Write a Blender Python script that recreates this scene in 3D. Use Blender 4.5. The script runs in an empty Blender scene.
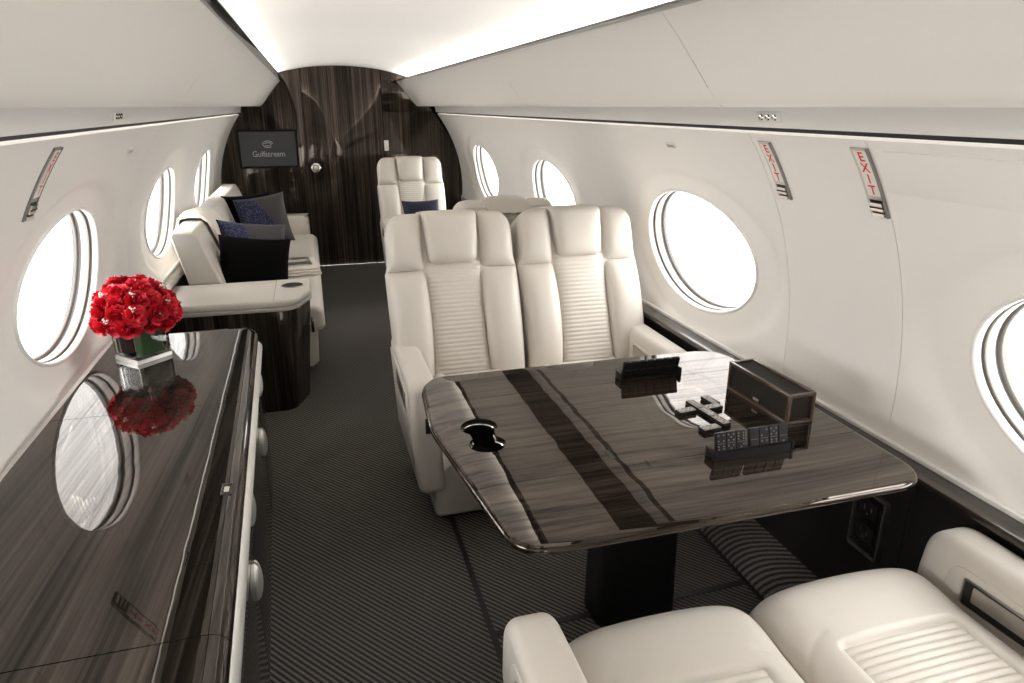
import bpy, bmesh, math, random
from mathutils import Vector, Matrix
random.seed(7)
PI = math.pi
sc = bpy.context.scene
COL = sc.collection

# ------------------------------------------------------------------ materials
def mat(name, color=(.8, .8, .8), rough=.5, metal=0, coat=0, coat_rough=.03, spec=.5, ior=1.45):
    m = bpy.data.materials.new(name); m.use_nodes = True
    b = m.node_tree.nodes['Principled BSDF']
    b.inputs['Base Color'].default_value = (*color, 1)
    b.inputs['Roughness'].default_value = rough
    b.inputs['Metallic'].default_value = metal
    b.inputs['Coat Weight'].default_value = coat
    b.inputs['Coat Roughness'].default_value = coat_rough
    b.inputs['Specular IOR Level'].default_value = spec
    b.inputs['IOR'].default_value = ior
    return m

def nodes_of(m):
    nt = m.node_tree
    return nt, nt.nodes, nt.links, nt.nodes['Principled BSDF']

def add_bump(m, scale, strength, dist=.002, detail=3, vec=(1, 1, 1)):
    nt, N, L, b = nodes_of(m)
    tc = N.new('ShaderNodeTexCoord'); mp = N.new('ShaderNodeMapping'); mp.inputs['Scale'].default_value = vec
    n = N.new('ShaderNodeTexNoise'); n.inputs['Scale'].default_value = scale; n.inputs['Detail'].default_value = detail
    bp = N.new('ShaderNodeBump'); bp.inputs['Strength'].default_value = strength; bp.inputs['Distance'].default_value = dist
    L.new(tc.outputs['Object'], mp.inputs['Vector']); L.new(mp.outputs['Vector'], n.inputs['Vector'])
    L.new(n.outputs['Fac'], bp.inputs['Height']); L.new(bp.outputs['Normal'], b.inputs['Normal'])
    return m

def wood(name, axis, stops, across=60., along=1.4, rough=.35, coat=1., coat_rough=.02, warp=.0, rot=0., coat_ior=1.5, lac=.03, gloss=None):
    """striped veneer, grain running along the given axis"""
    m = mat(name, rough=rough, coat=coat, coat_rough=coat_rough, spec=.3)
    nt, N, L, b = nodes_of(m)
    b.inputs['Coat IOR'].default_value = coat_ior
    tc = N.new('ShaderNodeTexCoord')
    src = tc.outputs['Object']
    if rot:
        r = N.new('ShaderNodeMapping'); r.inputs['Rotation'].default_value = (0, 0, rot); L.new(src, r.inputs['Vector']); src = r.outputs['Vector']
    if warp:
        wn = N.new('ShaderNodeTexNoise'); wn.inputs['Scale'].default_value = 1.6; wn.inputs['Detail'].default_value = 1
        L.new(src, wn.inputs['Vector'])
        vm = N.new('ShaderNodeVectorMath'); vm.operation = 'MULTIPLY_ADD'
        L.new(wn.outputs['Color'], vm.inputs[0]); vm.inputs[1].default_value = (warp,) * 3; L.new(src, vm.inputs[2]); src = vm.outputs[0]
    mp = N.new('ShaderNodeMapping')
    s = [across] * 3; s['xyz'.index(axis)] = along
    mp.inputs['Scale'].default_value = s
    L.new(src, mp.inputs['Vector'])
    n1 = N.new('ShaderNodeTexNoise'); n1.inputs['Scale'].default_value = 1; n1.inputs['Detail'].default_value = 4; n1.inputs['Roughness'].default_value = .65
    L.new(mp.outputs['Vector'], n1.inputs['Vector'])
    mp2 = N.new('ShaderNodeMapping'); mp2.inputs['Scale'].default_value = [v * .22 for v in s]
    L.new(src, mp2.inputs['Vector'])
    n2 = N.new('ShaderNodeTexNoise'); n2.inputs['Scale'].default_value = 1; n2.inputs['Detail'].default_value = 2
    L.new(mp2.outputs['Vector'], n2.inputs['Vector'])
    mx = N.new('ShaderNodeMix'); mx.data_type = 'FLOAT'; mx.inputs[0].default_value = .35
    L.new(n1.outputs['Fac'], mx.inputs[2]); L.new(n2.outputs['Fac'], mx.inputs[3])
    cr = N.new('ShaderNodeValToRGB')
    el = cr.color_ramp.elements
    el[0].position, el[0].color = stops[0][0], (*stops[0][1], 1)
    el[1].position, el[1].color = stops[-1][0], (*stops[-1][1], 1)
    for p, c in stops[1:-1]:
        e = el.new(p); e.color = (*c, 1)
    L.new(mx.outputs[0], cr.inputs['Fac']); L.new(cr.outputs['Color'], b.inputs['Base Color'])
    if gloss:   # polished grain: pale fibres mirror more than the dark pores
        lo, hi, ior_ = gloss
        b.inputs['Coat Weight'].default_value = 0; b.inputs['Roughness'].default_value = coat_rough; b.inputs['IOR'].default_value = ior_
        b.inputs['Specular Tint'].default_value = (1, .87, .75, 1)
        gm = N.new('ShaderNodeMapRange'); gm.inputs[1].default_value = stops[0][0]; gm.inputs[2].default_value = stops[-1][0]; gm.inputs[3].default_value = lo; gm.inputs[4].default_value = hi
        L.new(mx.outputs[0], gm.inputs[0]); L.new(gm.outputs[0], b.inputs['Specular IOR Level'])
    if lac:   # the lacquer is not perfectly flat
        ln = N.new('ShaderNodeTexNoise'); ln.inputs['Scale'].default_value = 9; ln.inputs['Detail'].default_value = 1
        L.new(tc.outputs['Object'], ln.inputs['Vector'])
        bp = N.new('ShaderNodeBump'); bp.inputs['Strength'].default_value = lac; bp.inputs['Distance'].default_value = .01
        L.new(ln.outputs['Fac'], bp.inputs['Height']); L.new(bp.outputs['Normal'], b.inputs['Normal' if gloss else 'Coat Normal'])
    return m

M = {}
M['wall'] = add_bump(mat('wall_white', (.86, .83, .785), .45), 400, .04)
M['bin'] = add_bump(mat('bin_white', (.82, .795, .75), .42), 400, .04)
M['ceil'] = mat('ceiling_white', (.78, .77, .75), .5)
M['plastic'] = mat('window_plastic', (.80, .78, .745), .3)
M['ring'] = mat('pale_grey_ring', (.50, .48, .45), .35)
M['gasket'] = mat('grey_gasket', (.23, .22, .205), .5)
M['leather'] = add_bump(mat('ivory_leather', (.565, .525, .468), .42, spec=.4), 260, .10, .0015, 4)
M['leather_dark'] = add_bump(mat('grey_fabric', (.42, .395, .36), .8), 300, .15, .001)
M['dark'] = mat('black_recess', (.006, .005, .005), .5)
M['black_gloss'] = mat('black_gloss', (.010, .008, .007), .25, coat=.6)
M['panel'] = add_bump(mat('black_panel', (.012, .0105, .009), .55, spec=.25), 220, .2, .001)
M['chrome'] = mat('chrome', (.83, .80, .76), .12, 1)
M['satin'] = mat('satin_metal', (.9, .88, .84), .5, 1)
M['nickel'] = mat('brushed_nickel', (.62, .59, .55), .28, 1)
M['copper'] = mat('bronze_trim', (.30, .2, .14), .3, 1)
E1, E2, E3, E4 = (.006, .004, .003), (.018, .0125, .009), (.045, .033, .025), (.095, .073, .056)
M['wood_v'] = wood('ebony_upright', 'z', [(.36, (.006, .0046, .0035)), (.5, (.022, .0165, .0125)), (.6, (.055, .042, .033)), (.76, (.115, .09, .072))], 85, 1.1, coat_rough=.05, gloss=(.10, .65, 1.65))
M['wood_y'] = wood('ebony_lengthwise', 'y', [(.36, (.003, .0024, .002)), (.5, (.010, .0078, .006)), (.6, (.028, .022, .0175)), (.76, (.062, .049, .039))], 95, 1.0, warp=.01, rot=.06, gloss=(.12, .62, 1.8))
M['wood_x'] = wood('ebony_crosswise', 'x', [(.34, (.004, .003, .0025)), (.48, (.013, .009, .0065)), (.58, (.040, .029, .021)), (.74, (.088, .065, .048))], 75, 1.2, warp=.06, gloss=(.12, .75, 2.0))
M['wood_d'] = wood('dark_ebony', 'y', [(.34, E1), (.5, E2), (.6, E3), (.75, E4)], 90, 1.0)
M['tv'] = mat('screen_glass', (.018, .017, .016), .35, spec=.25)
M['tv'].node_tree.nodes['Principled BSDF'].inputs['Emission Color'].default_value = (1, .98, .95, 1); M['tv'].node_tree.nodes['Principled BSDF'].inputs['Emission Strength'].default_value = .010
M['tv_bezel'] = mat('tv_bezel', (.004, .004, .004), .6, spec=.2)
M['logo'] = mat('logo_grey', (.22, .215, .21), .6)
M['logo'].node_tree.nodes['Principled BSDF'].inputs['Emission Color'].default_value = (1, .98, .95, 1); M['logo'].node_tree.nodes['Principled BSDF'].inputs['Emission Strength'].default_value = .05
M['red'] = mat('exit_red', (.72, .02, .02), .5)
M['sign'] = mat('sign_face', (.80, .77, .72), .35)
M['black_fabric'] = add_bump(mat('black_velvet', (.003, .0028, .0028), .9, spec=.05), 300, .3, .001)
M['throw'] = add_bump(mat('beige_throw', (.64, .59, .52), .9), 350, .4, .002)
M['rose'] = add_bump(mat('red_petal', (.50, .008, .022), .55), 90, .3, .003)
M['rose2'] = add_bump(mat('pink_red_petal', (.68, .035, .055), .55), 90, .3, .003)
M['leaf'] = add_bump(mat('green_leaf', (.012, .05, .008), .45), 70, .5, .004)
M['bud'] = mat('pale_bud', (.62, .52, .45), .6)
M['domino'] = mat('black_domino', (.008, .007, .0065), .45, spec=.2)
M['pip'] = mat('grey_pip', (.07, .062, .054), .5)
M['domino_face'] = mat('grey_domino_face', (.27, .235, .20), .4)
M['paper'] = mat('magazine_paper', (.6, .57, .53), .4)
M['white'] = mat('white_plastic', (.78, .76, .72), .35)

def two_tone():
    m = mat('blue_and_grey_cloth', (.05, .05, .055), .85)
    nt, N, L, b = nodes_of(m)
    tc = N.new('ShaderNodeTexCoord'); sp = N.new('ShaderNodeSeparateXYZ'); L.new(tc.outputs['Object'], sp.inputs[0])
    ad = N.new('ShaderNodeMath'); ad.operation = 'MULTIPLY_ADD'; ad.inputs[1].default_value = .55; L.new(sp.outputs['Y'], ad.inputs[0]); L.new(sp.outputs['X'], ad.inputs[2])
    lt = N.new('ShaderNodeMath'); lt.operation = 'LESS_THAN'; lt.inputs[1].default_value = .035; L.new(ad.outputs[0], lt.inputs[0])
    vo = N.new('ShaderNodeTexVoronoi'); vo.inputs['Scale'].default_value = 95; L.new(tc.outputs['Object'], vo.inputs['Vector'])
    cr = N.new('ShaderNodeValToRGB'); e = cr.color_ramp.elements
    e[0].position, e[0].color = .28, (.085, .09, .15, 1); e[1].position, e[1].color = .42, (.012, .015, .05, 1)
    L.new(vo.outputs['Distance'], cr.inputs['Fac'])
    mx = N.new('ShaderNodeMix'); mx.data_type = 'RGBA'; L.new(lt.outputs[0], mx.inputs[0])
    mx.inputs[6].default_value = (.045, .042, .042, 1); L.new(cr.outputs['Color'], mx.inputs[7])
    L.new(mx.outputs[2], b.inputs['Base Color'])
    return m
M['two_tone'] = two_tone()
M['navy'] = add_bump(mat('navy_cloth', (.016, .018, .04), .85), 300, .3, .001)

def carpet():
    m = mat('ribbed_carpet', (.03, .03, .03), .95, spec=.15)
    nt, N, L, b = nodes_of(m)
    tc = N.new('ShaderNodeTexCoord'); sp = N.new('ShaderNodeSeparateXYZ'); L.new(tc.outputs['Object'], sp.inputs[0])
    # ribs run along (0.635,-0.772): phase measured along the normal (0.772,0.635)
    a = N.new('ShaderNodeMath'); a.operation = 'MULTIPLY'; a.inputs[1].default_value = .772; L.new(sp.outputs['X'], a.inputs[0])
    c = N.new('ShaderNodeMath'); c.operation = 'MULTIPLY_ADD'; c.inputs[1].default_value = .635; L.new(sp.outputs['Y'], c.inputs[0]); L.new(a.outputs[0], c.inputs[2])
    z = N.new('ShaderNodeMath'); z.operation = 'MULTIPLY_ADD'; z.inputs[1].default_value = -.25; L.new(sp.outputs['Z'], z.inputs[0]); L.new(c.outputs[0], z.inputs[2])
    ph = N.new('ShaderNodeMath'); ph.operation = 'MULTIPLY'; ph.inputs[1].default_value = 2 * PI / .0158; L.new(z.outputs[0], ph.inputs[0])
    si = N.new('ShaderNodeMath'); si.operation = 'SINE'; L.new(ph.outputs[0], si.inputs[0])
    no = N.new('ShaderNodeTexNoise'); no.inputs['Scale'].default_value = 260; no.inputs['Detail'].default_value = 2; L.new(tc.outputs['Object'], no.inputs['Vector'])
    ns = N.new('ShaderNodeMath'); ns.operation = 'MULTIPLY_ADD'; ns.inputs[1].default_value = 1.6; L.new(no.outputs['Fac'], ns.inputs[0]); L.new(si.outputs[0], ns.inputs[2])
    cr = N.new('ShaderNodeValToRGB'); e = cr.color_ramp.elements
    e[0].position, e[0].color = .1, (.033, .030, .027, 1); e[1].position, e[1].color = .95, (.165, .149, .136, 1)
    mr = N.new('ShaderNodeMapRange'); mr.inputs[1].default_value = -.3; mr.inputs[2].default_value = 1.9; L.new(ns.outputs[0], mr.inputs[0])
    L.new(mr.outputs[0], cr.inputs['Fac']); L.new(cr.outputs['Color'], b.inputs['Base Color'])
    bp = N.new('ShaderNodeBump'); bp.inputs['Strength'].default_value = .6; bp.inputs['Distance'].default_value = .004
    L.new(ns.outputs[0], bp.inputs['Height']); L.new(bp.outputs['Normal'], b.inputs['Normal'])
    return m
M['carpet'] = carpet()

def mesh_cloth(name, c1, c2, sc_):
    m = mat(name, c1, .6, spec=.15)
    nt, N, L, b = nodes_of(m)
    tc = N.new('ShaderNodeTexCoord'); ch = N.new('ShaderNodeTexChecker'); ch.inputs['Scale'].default_value = sc_
    ch.inputs['Color1'].default_value = (*c1, 1); ch.inputs['Color2'].default_value = (*c2, 1)
    L.new(tc.outputs['Object'], ch.inputs['Vector']); L.new(ch.outputs['Color'], b.inputs['Base Color'])
    return m
M['grille'] = mesh_cloth('woven_grille', (.013, .011, .009), (.032, .026, .022), 300)

def glass(name, tint=(1, 1, 1), fres=.6, rough=.0):
    """thin pane: clear with a fresnel reflection"""
    m = bpy.data.materials.new(name); m.use_nodes = True
    nt = m.node_tree; N, L = nt.nodes, nt.links
    N.remove(N['Principled BSDF'])
    t = N.new('ShaderNodeBsdfTransparent'); t.inputs[0].default_value = (*tint, 1)
    g = N.new('ShaderNodeBsdfGlossy'); g.inputs['Roughness'].default_value = rough
    f = N.new('ShaderNodeFresnel'); f.inputs[0].default_value = 1.45
    k = N.new('ShaderNodeMath'); k.operation = 'MULTIPLY'; k.inputs[1].default_value = fres; L.new(f.outputs[0], k.inputs[0])
    x = N.new('ShaderNodeMixShader'); L.new(k.outputs[0], x.inputs[0]); L.new(t.outputs[0], x.inputs[1]); L.new(g.outputs[0], x.inputs[2])
    L.new(x.outputs[0], N['Material Output'].inputs[0])
    return m
M['pane'] = glass('window_glass', (.97, .975, .985), .7)
M['vase'] = glass('vase_glass', (.93, .945, .92), 1.0, .01)

# ------------------------------------------------------------------ mesh helpers
def obj(name, bm, m, parent=None, smooth=35, loc=None):
    me = bpy.data.meshes.new(name)
    bmesh.ops.recalc_face_normals(bm, faces=bm.faces[:])
    bm.to_mesh(me); bm.free()
    if smooth:
        for p in me.polygons: p.use_smooth = True
        me.set_sharp_from_angle(angle=math.radians(smooth))
    me.materials.append(m)
    o = bpy.data.objects.new(name, me); COL.objects.link(o)
    if parent: o.parent = parent
    if loc: o.location = loc
    return o

def tag(o, label, cat, group=None):
    o['label'] = label; o['category'] = cat
    if group: o['group'] = group
    return o

def thing(name, label, cat, loc=(0, 0, 0), rz=0, group=None, rot=None):
    o = bpy.data.objects.new(name, None); COL.objects.link(o)
    o.empty_display_size = .1
    o.location = loc; o.rotation_euler = rot if rot else (0, 0, rz)
    return tag(o, label, cat, group)

def struct(name, bm, m, parent=None, smooth=35):
    o = obj(name, bm, m, parent, smooth)
    if not parent: o['kind'] = 'structure'
    return o

def dup(root, loc, rot=None, label=None, group=None, scale=None):
    r = root.copy(); COL.objects.link(r); r.location = loc
    if rot is not None: r.rotation_euler = rot
    if scale is not None: r.scale = scale
    if label: r['label'] = label
    if group: r['group'] = group
    for ch in list(root.children):
        c = ch.copy(); COL.objects.link(c); c.parent = r
        for g in ch.children:
            d = g.copy(); COL.objects.link(d); d.parent = c
    return r

def B(): return bmesh.new()

def xf(bm, verts, mtx):
    bmesh.ops.transform(bm, matrix=mtx, verts=verts)

def rbox(bm, c0, c1, r=.005, seg=3, mtx=None):
    g = bmesh.ops.create_cube(bm, size=1)
    vs = g['verts']
    c = [(a + b) / 2 for a, b in zip(c0, c1)]; s = [abs(b - a) for a, b in zip(c0, c1)]
    bmesh.ops.scale(bm, vec=s, verts=vs); bmesh.ops.translate(bm, vec=c, verts=vs)
    if r > 0:
        r = min(r, min(s) * .49)
        es = list({e for v in vs for e in v.link_edges})
        out = bmesh.ops.bevel(bm, geom=es, offset=r, segments=seg, profile=.5, affect='EDGES')
        vs = list({v for f in out['faces'] for v in f.verts} | {v for v in vs if v.is_valid})
        vs = [v for v in vs if v.is_valid]
    if mtx: xf(bm, vs, mtx)
    return vs

def fillet(pts, r, seg=6):
    """round the corners of a closed 2-D polygon; r a number or one per corner"""
    n = len(pts); out = []
    for i, p in enumerate(pts):
        rr = r[i] if isinstance(r, (list, tuple)) else r
        a = Vector(pts[i - 1]); b = Vector(p); c = Vector(pts[(i + 1) % n])
        if rr <= 0: out.append((b.x, b.y)); continue
        u = (a - b); v = (c - b); lu, lv = u.length, v.length; u /= lu; v /= lv
        ang = math.acos(max(-1, min(1, u.dot(v))))
        d = min(rr / math.tan(ang / 2), lu * .49, lv * .49)
        p0 = b + u * d; p1 = b + v * d
        for k in range(seg + 1):
            t = k / seg
            q = p0 * (1 - t) ** 2 + b * 2 * t * (1 - t) + p1 * t * t
            out.append((q.x, q.y))
    return out

def prism(bm, pts, lo, hi, to3, bev=.0, seg=3):
    """extrude a 2-D outline between lo and hi; to3(u,v,w) -> point; bev rounds both rims"""
    rings = []
    if bev > 0:
        prof = [(bev * (1 - math.cos(k / seg * PI / 2)), k / seg * PI / 2) for k in range(seg + 1)]
        lv = [(bev - bev * math.sin(a), lo + bev * (1 - math.cos(a))) for a in [k / seg * PI / 2 for k in range(seg + 1)]]
        lv = [(bev * (1 - math.sin(a)), lo + bev * (1 - math.cos(a))) for a in [k / seg * PI / 2 for k in range(seg + 1)]]
        levels = lv + [(i, lo + hi - w) for i, w in reversed(lv)]
    else:
        levels = [(0, lo), (0, hi)]
    n = len(pts)
    area = sum(pts[i][0] * pts[(i + 1) % n][1] - pts[(i + 1) % n][0] * pts[i][1] for i in range(n))
    sg = 1 if area > 0 else -1
    nor = []
    for i in range(n):
        a = Vector(pts[i - 1]); b = Vector(pts[i]); c = Vector(pts[(i + 1) % n])
        e1 = (b - a); e2 = (c - b)
        if e1.length < 1e-9: e1 = e2
        if e2.length < 1e-9: e2 = e1
        e1 = e1.normalized(); e2 = e2.normalized()
        n1 = Vector((-e1.y, e1.x)); n2 = Vector((-e2.y, e2.x)); q = n1 + n2
        q = q.normalized() if q.length > 1e-6 else n1
        nor.append(q * sg / max(.5, q.dot(n1)))
    for inset, w in levels:
        rings.append([bm.verts.new(to3(pts[i][0] + nor[i].x * inset, pts[i][1] + nor[i].y * inset, w)) for i in range(n)])
    for r0, r1 in zip(rings, rings[1:]):
        for i in range(n):
            bm.faces.new((r0[i], r0[(i + 1) % n], r1[(i + 1) % n], r1[i]))
    bm.faces.new(rings[0]); bm.faces.new(rings[-1])

XY = lambda u, v, w: (u, v, w)
YZ = lambda u, v, w: (w, u, v)
XZ = lambda u, v, w: (u, w, v)

def grid(bm, nu, nv, f):
    vs = [[bm.verts.new(f(i / nu, j / nv)) for j in range(nv + 1)] for i in range(nu + 1)]
    for i in range(nu):
        for j in range(nv):
            bm.faces.new((vs[i][j], vs[i + 1][j], vs[i + 1][j + 1], vs[i][j + 1]))
    return vs

def ease(t):  # more points near both ends
    return .5 - .5 * math.cos(PI * t)

def pillow(bm, P, left, right, v0, v1, d0, h, back, nu=14, nv=18, n=4., m=2.4, extra=None):
    """stuffed panel: outline between left(v) and right(v), bulging h above depth d0, closed by a skirt down to d0-back"""
    def hh(a, b):
        ha = max(0, 1 - abs(2 * a - 1) ** n) ** (1 / m); hb = max(0, 1 - abs(2 * b - 1) ** n) ** (1 / m)
        return ha * hb
    top = []
    for i in range(nu + 1):
        row = []
        for j in range(nv + 1):
            a, b = ease(i / nu), (ease(j / nv) if not extra else j / nv)
            v = v0 + (v1 - v0) * b; u = left(v) + (right(v) - left(v)) * a
            d = d0 + h * hh(a, b)
            if extra: d += extra(a, b) * min(1, hh(a, b) * 1.5)
            row.append(bm.verts.new(P(u, v, d)))
        top.append(row)
    for i in range(nu):
        for j in range(nv):
            bm.faces.new((top[i][j], top[i + 1][j], top[i + 1][j + 1], top[i][j + 1]))
    loop = [(i, 0) for i in range(nu)] + [(nu, j) for j in range(nv)] + [(i, nv) for i in range(nu, 0, -1)] + [(0, j) for j in range(nv, 0, -1)]
    rim = [top[i][j] for i, j in loop]
    low = []
    for i, j in loop:
        a, b = ease(i / nu), (ease(j / nv) if not extra else j / nv)
        v = v0 + (v1 - v0) * b; u = left(v) + (right(v) - left(v)) * a
        low.append(bm.verts.new(P(u, v, d0 - back)))
    k = len(rim)
    for i in range(k):
        bm.faces.new((rim[i], rim[(i + 1) % k], low[(i + 1) % k], low[i]))
    bm.faces.new(low)

def tube(bm, pts, r, seg=8, closed=False):
    rings = []
    n = len(pts); P_ = [Vector(p) for p in pts]
    for i in range(n):
        if closed: t = P_[(i + 1) % n] - P_[i - 1]
        else: t = P_[min(i + 1, n - 1)] - P_[max(i - 1, 0)]
        t.normalize()
        a = t.cross(Vector((0, 0, 1)))
        if a.length < .05: a = t.cross(Vector((1, 0, 0)))
        a.normalize(); b = t.cross(a)
        rr = r[i] if isinstance(r, (list, tuple)) else r
        rings.append([bm.verts.new(P_[i] + (a * math.cos(2 * PI * k / seg) + b * math.sin(2 * PI * k / seg)) * rr) for k in range(seg)])
    m = n if closed else n - 1
    for i in range(m):
        r0, r1 = rings[i], rings[(i + 1) % n]
        for k in range(seg):
            bm.faces.new((r0[k], r0[(k + 1) % seg], r1[(k + 1) % seg], r1[k]))
    if not closed:
        bm.faces.new(rings[0]); bm.faces.new(rings[-1])

def lathe(bm, prof, seg=24, mtx=None):
    """prof: (radius, z); a radius of 0 closes the end"""
    rings = []; allv = []
    for r, z in prof:
        if r <= 1e-6: v = bm.verts.new((0, 0, z)); rings.append([v]); allv.append(v)
        else:
            ring = [bm.verts.new((r * math.cos(2 * PI * k / seg), r * math.sin(2 * PI * k / seg), z)) for k in range(seg)]
            rings.append(ring); allv += ring
    for r0, r1 in zip(rings, rings[1:]):
        for k in range(seg):
            k2 = (k + 1) % seg
            if len(r0) == 1 and len(r1) == 1: continue
            if len(r0) == 1: bm.faces.new((r0[0], r1[k], r1[k2]))
            elif len(r1) == 1: bm.faces.new((r0[k], r0[k2], r1[0]))
            else: bm.faces.new((r0[k], r0[k2], r1[k2], r1[k]))
    if mtx: xf(bm, allv, mtx)

def sstep(a, b, x):
    t = max(0, min(1, (x - a) / (b - a))); return t * t * (3 - 2 * t)

def interp(keys, x):
    for (x0, y0), (x1, y1) in zip(keys, keys[1:]):
        if x <= x1: return y0 + (y1 - y0) * sstep(x0, x1, x)
    return keys[-1][1]

# ------------------------------------------------------------------ cabin shell
CX, CZ, R = .335, .765, 1.17
YB, YF = 7.14, -1.9                     # aft bulkhead, forward bulkhead
WZ0, WZ1 = .645, 1.474                  # side wall panel from ledge to bin
TH0, TH1 = math.asin((WZ0 - CZ) / R), math.asin((WZ1 - CZ) / R)
WC = math.asin((.985 - CZ) / R)         # window centre line
WA, WB = .415, .24                      # window opening half axes
BAYS = {1: [-1.0, .77, 2.48, 4.27, 6.08], -1: [-1.0, .77, 2.56, 4.27, 5.96]}

def wp(side, y, th, off=0.):
    r = R + off
    return Vector((CX + side * r * math.cos(th), y, CZ + r * math.sin(th)))
def zth(z): return math.asin((z - CZ) / R)

def wall_bay(bm, side, yc, y0, y1):
    NA = 120
    ang = [2 * PI * k / NA for k in range(NA)]
    ya, yb = y0 - yc, y1 - yc
    sa, sb = (TH0 - WC) * R, (TH1 - WC) * R
    for cx_, cs_ in ((ya, sa), (yb, sa), (yb, sb), (ya, sb)):
        a = math.atan2(cs_, cx_) % (2 * PI)
        k = min(range(NA), key=lambda q: abs((ang[q] - a + PI) % (2 * PI) - PI)); ang[k] = a
    NR = 18
    rings = []
    for i in range(NR + 1):
        t = 1 - (1 - i / NR) ** 1.6
        ring = []
        for a in ang:
            c, s = math.cos(a), math.sin(a)
            k = min((yb if c > 0 else ya) / c if abs(c) > 1e-9 else 1e9, (sb if s > 0 else sa) / s if abs(s) > 1e-9 else 1e9)
            q = 1 / math.sqrt((c / (WA + .012)) ** 2 + (s / (WB + .012)) ** 2)
            if i == NR: rr = q
            else: rr = k + (q - k) * t
            y, ss = rr * c, rr * s
            e = math.sqrt((y / (WA * 1.5)) ** 2 + (ss / (WB * 1.52)) ** 2)
            off = .022 * (1 - sstep(.86, 1.0, e))
            if i == 0: off = 0
            ring.append(bm.verts.new(wp(side, yc + y, WC + ss / R, off)))
        rings.append(ring)
    # panel edges turn outwards: a real joint between neighbouring panels
    edge = [bm.verts.new(v.co + (v.co - Vector((CX, v.co.y, CZ))).normalized() * .012) for v in rings[0]]
    rings.insert(0, edge)
    for r0, r1 in zip(rings, rings[1:]):
        for k in range(NA):
            bm.faces.new((r0[k], r0[(k + 1) % NA], r1[(k + 1) % NA], r1[k]))

BAY_EDGES = {1: [(YF, -.165), (-.165, 1.385), (1.855, 3.37), (3.37, 5.17), (5.17, YB)], -1: [(YF, -.165), (-.165, 1.62), (1.62, 3.37), (3.37, 5.17), (5.17, YB)]}
for side, nm in ((1, 'wall_right'), (-1, 'wall_left')):
    bm = B()
    for yc, (y0, y1) in zip(BAYS[side], BAY_EDGES[side]):
        wall_bay(bm, side, yc, y0 + .0012, y1 - .0012)
    if side > 0:      # plain removable panel between two exit strips
        cols_ = [(0, .012)] + [(k, 0) for k in range(25)] + [(24, .012)]
        rows = [[bm.verts.new(wp(side, y, TH0 + (TH1 - TH0) * k / 24, max(o, oo))) for k, o in cols_] for y, oo in ((1.3862, .012), (1.3863, 0), (1.8537, 0), (1.8538, .012))]
        for r0, r1 in zip(rows, rows[1:]):
            for k in range(26): bm.faces.new((r0[k], r0[k + 1], r1[k + 1], r1[k]))
    struct(nm, bm, M['wall'], smooth=50)

# windows: rim, gasket ring, inner ring and pane, swept round the ellipse
def ering(bm, side, yc, prof, seg=72, cap=False):
    rings = []
    for e, off in prof:
        rings.append([bm.verts.new(wp(side, yc + (WA + e) * math.cos(2 * PI * k / seg), WC + (WB + e) * math.sin(2 * PI * k / seg) / R, off)) for k in range(seg)])
    for r0, r1 in zip(rings, rings[1:]):
        for k in range(seg): bm.faces.new((r0[k], r0[(k + 1) % seg], r1[(k + 1) % seg], r1[k]))
    if cap: bm.faces.new(rings[-1])
n = 0
for side in (-1, 1):
    for yc in BAYS[side]:
        n += 1
        bm = B(); ering(bm, side, yc, [(.014, .030), (.012, .018), (.008, .0145), (.003, .015), (0, .020), (-.002, .036)])
        w = struct('window_%d' % n, bm, M['plastic'], smooth=60)
        bm = B(); ering(bm, side, yc, [(-.001, .035), (.006, .036), (.006, .046), (-.001, .047)]); obj('gasket', bm, M['gasket'], w)
        bm = B(); ering(bm, side, yc, [(-.001, .047), (-.005, .046), (-.007, .050), (-.008, .070), (-.007, .073)]); obj('inner_ring', bm, M['ring'], w, 60)
        bm = B(); ering(bm, side, yc, [(-.007, .073), (-.002, .075), (-.002, .084), (-.010, .085), (-.013, .088), (-.013, .100)]); obj('outer_ring', bm, M['gasket'], w)
        bm = B(); ering(bm, side, yc, [(-.010, .0975), (-.15, .0985)], cap=True); obj('glass_pane', bm, M['pane'], w, 0)

bm = B()
prism(bm, fillet([(-.2, 1.352), (1.372, 1.352), (1.372, 1.452), (-.2, 1.452)], .012, 4), -.001, .004, lambda u, v, w: wp(1, u, zth(v), -w), .002, 2)
struct('trim_24', bm, M['wall'])
# black closing skin behind the gap under the bins and behind the panel joints
SK = [(.0125, 1.462), (.014, 1.474), (.030, 1.49), (.045, 1.55), (.072, 1.60), (.068, 1.44), (.012, 1.43)]
for side, nm in ((1, 'trim_1'), (-1, 'trim_2')):
    bm = B()
    rows = [[bm.verts.new(wp(side, y, zth(z), o)) for o, z in SK] for y in (YF, YB)]
    for k in range(len(SK) - 1): bm.faces.new((rows[0][k], rows[0][k + 1], rows[1][k + 1], rows[1][k]))
    struct(nm, bm, M['dark'])
    bm = B()
    for y in ((-.165, 1.385, 1.855, 3.37, 5.17) if side > 0 else (-.165, 1.62, 3.37, 5.17)):
        grid(bm, 1, 20, lambda a, b: wp(side, y - .02 + .04 * a, TH0 + (TH1 - TH0) * b, .0125))
    struct('trim_%d' % (25 if side > 0 else 26), bm, M['gasket'])

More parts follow.
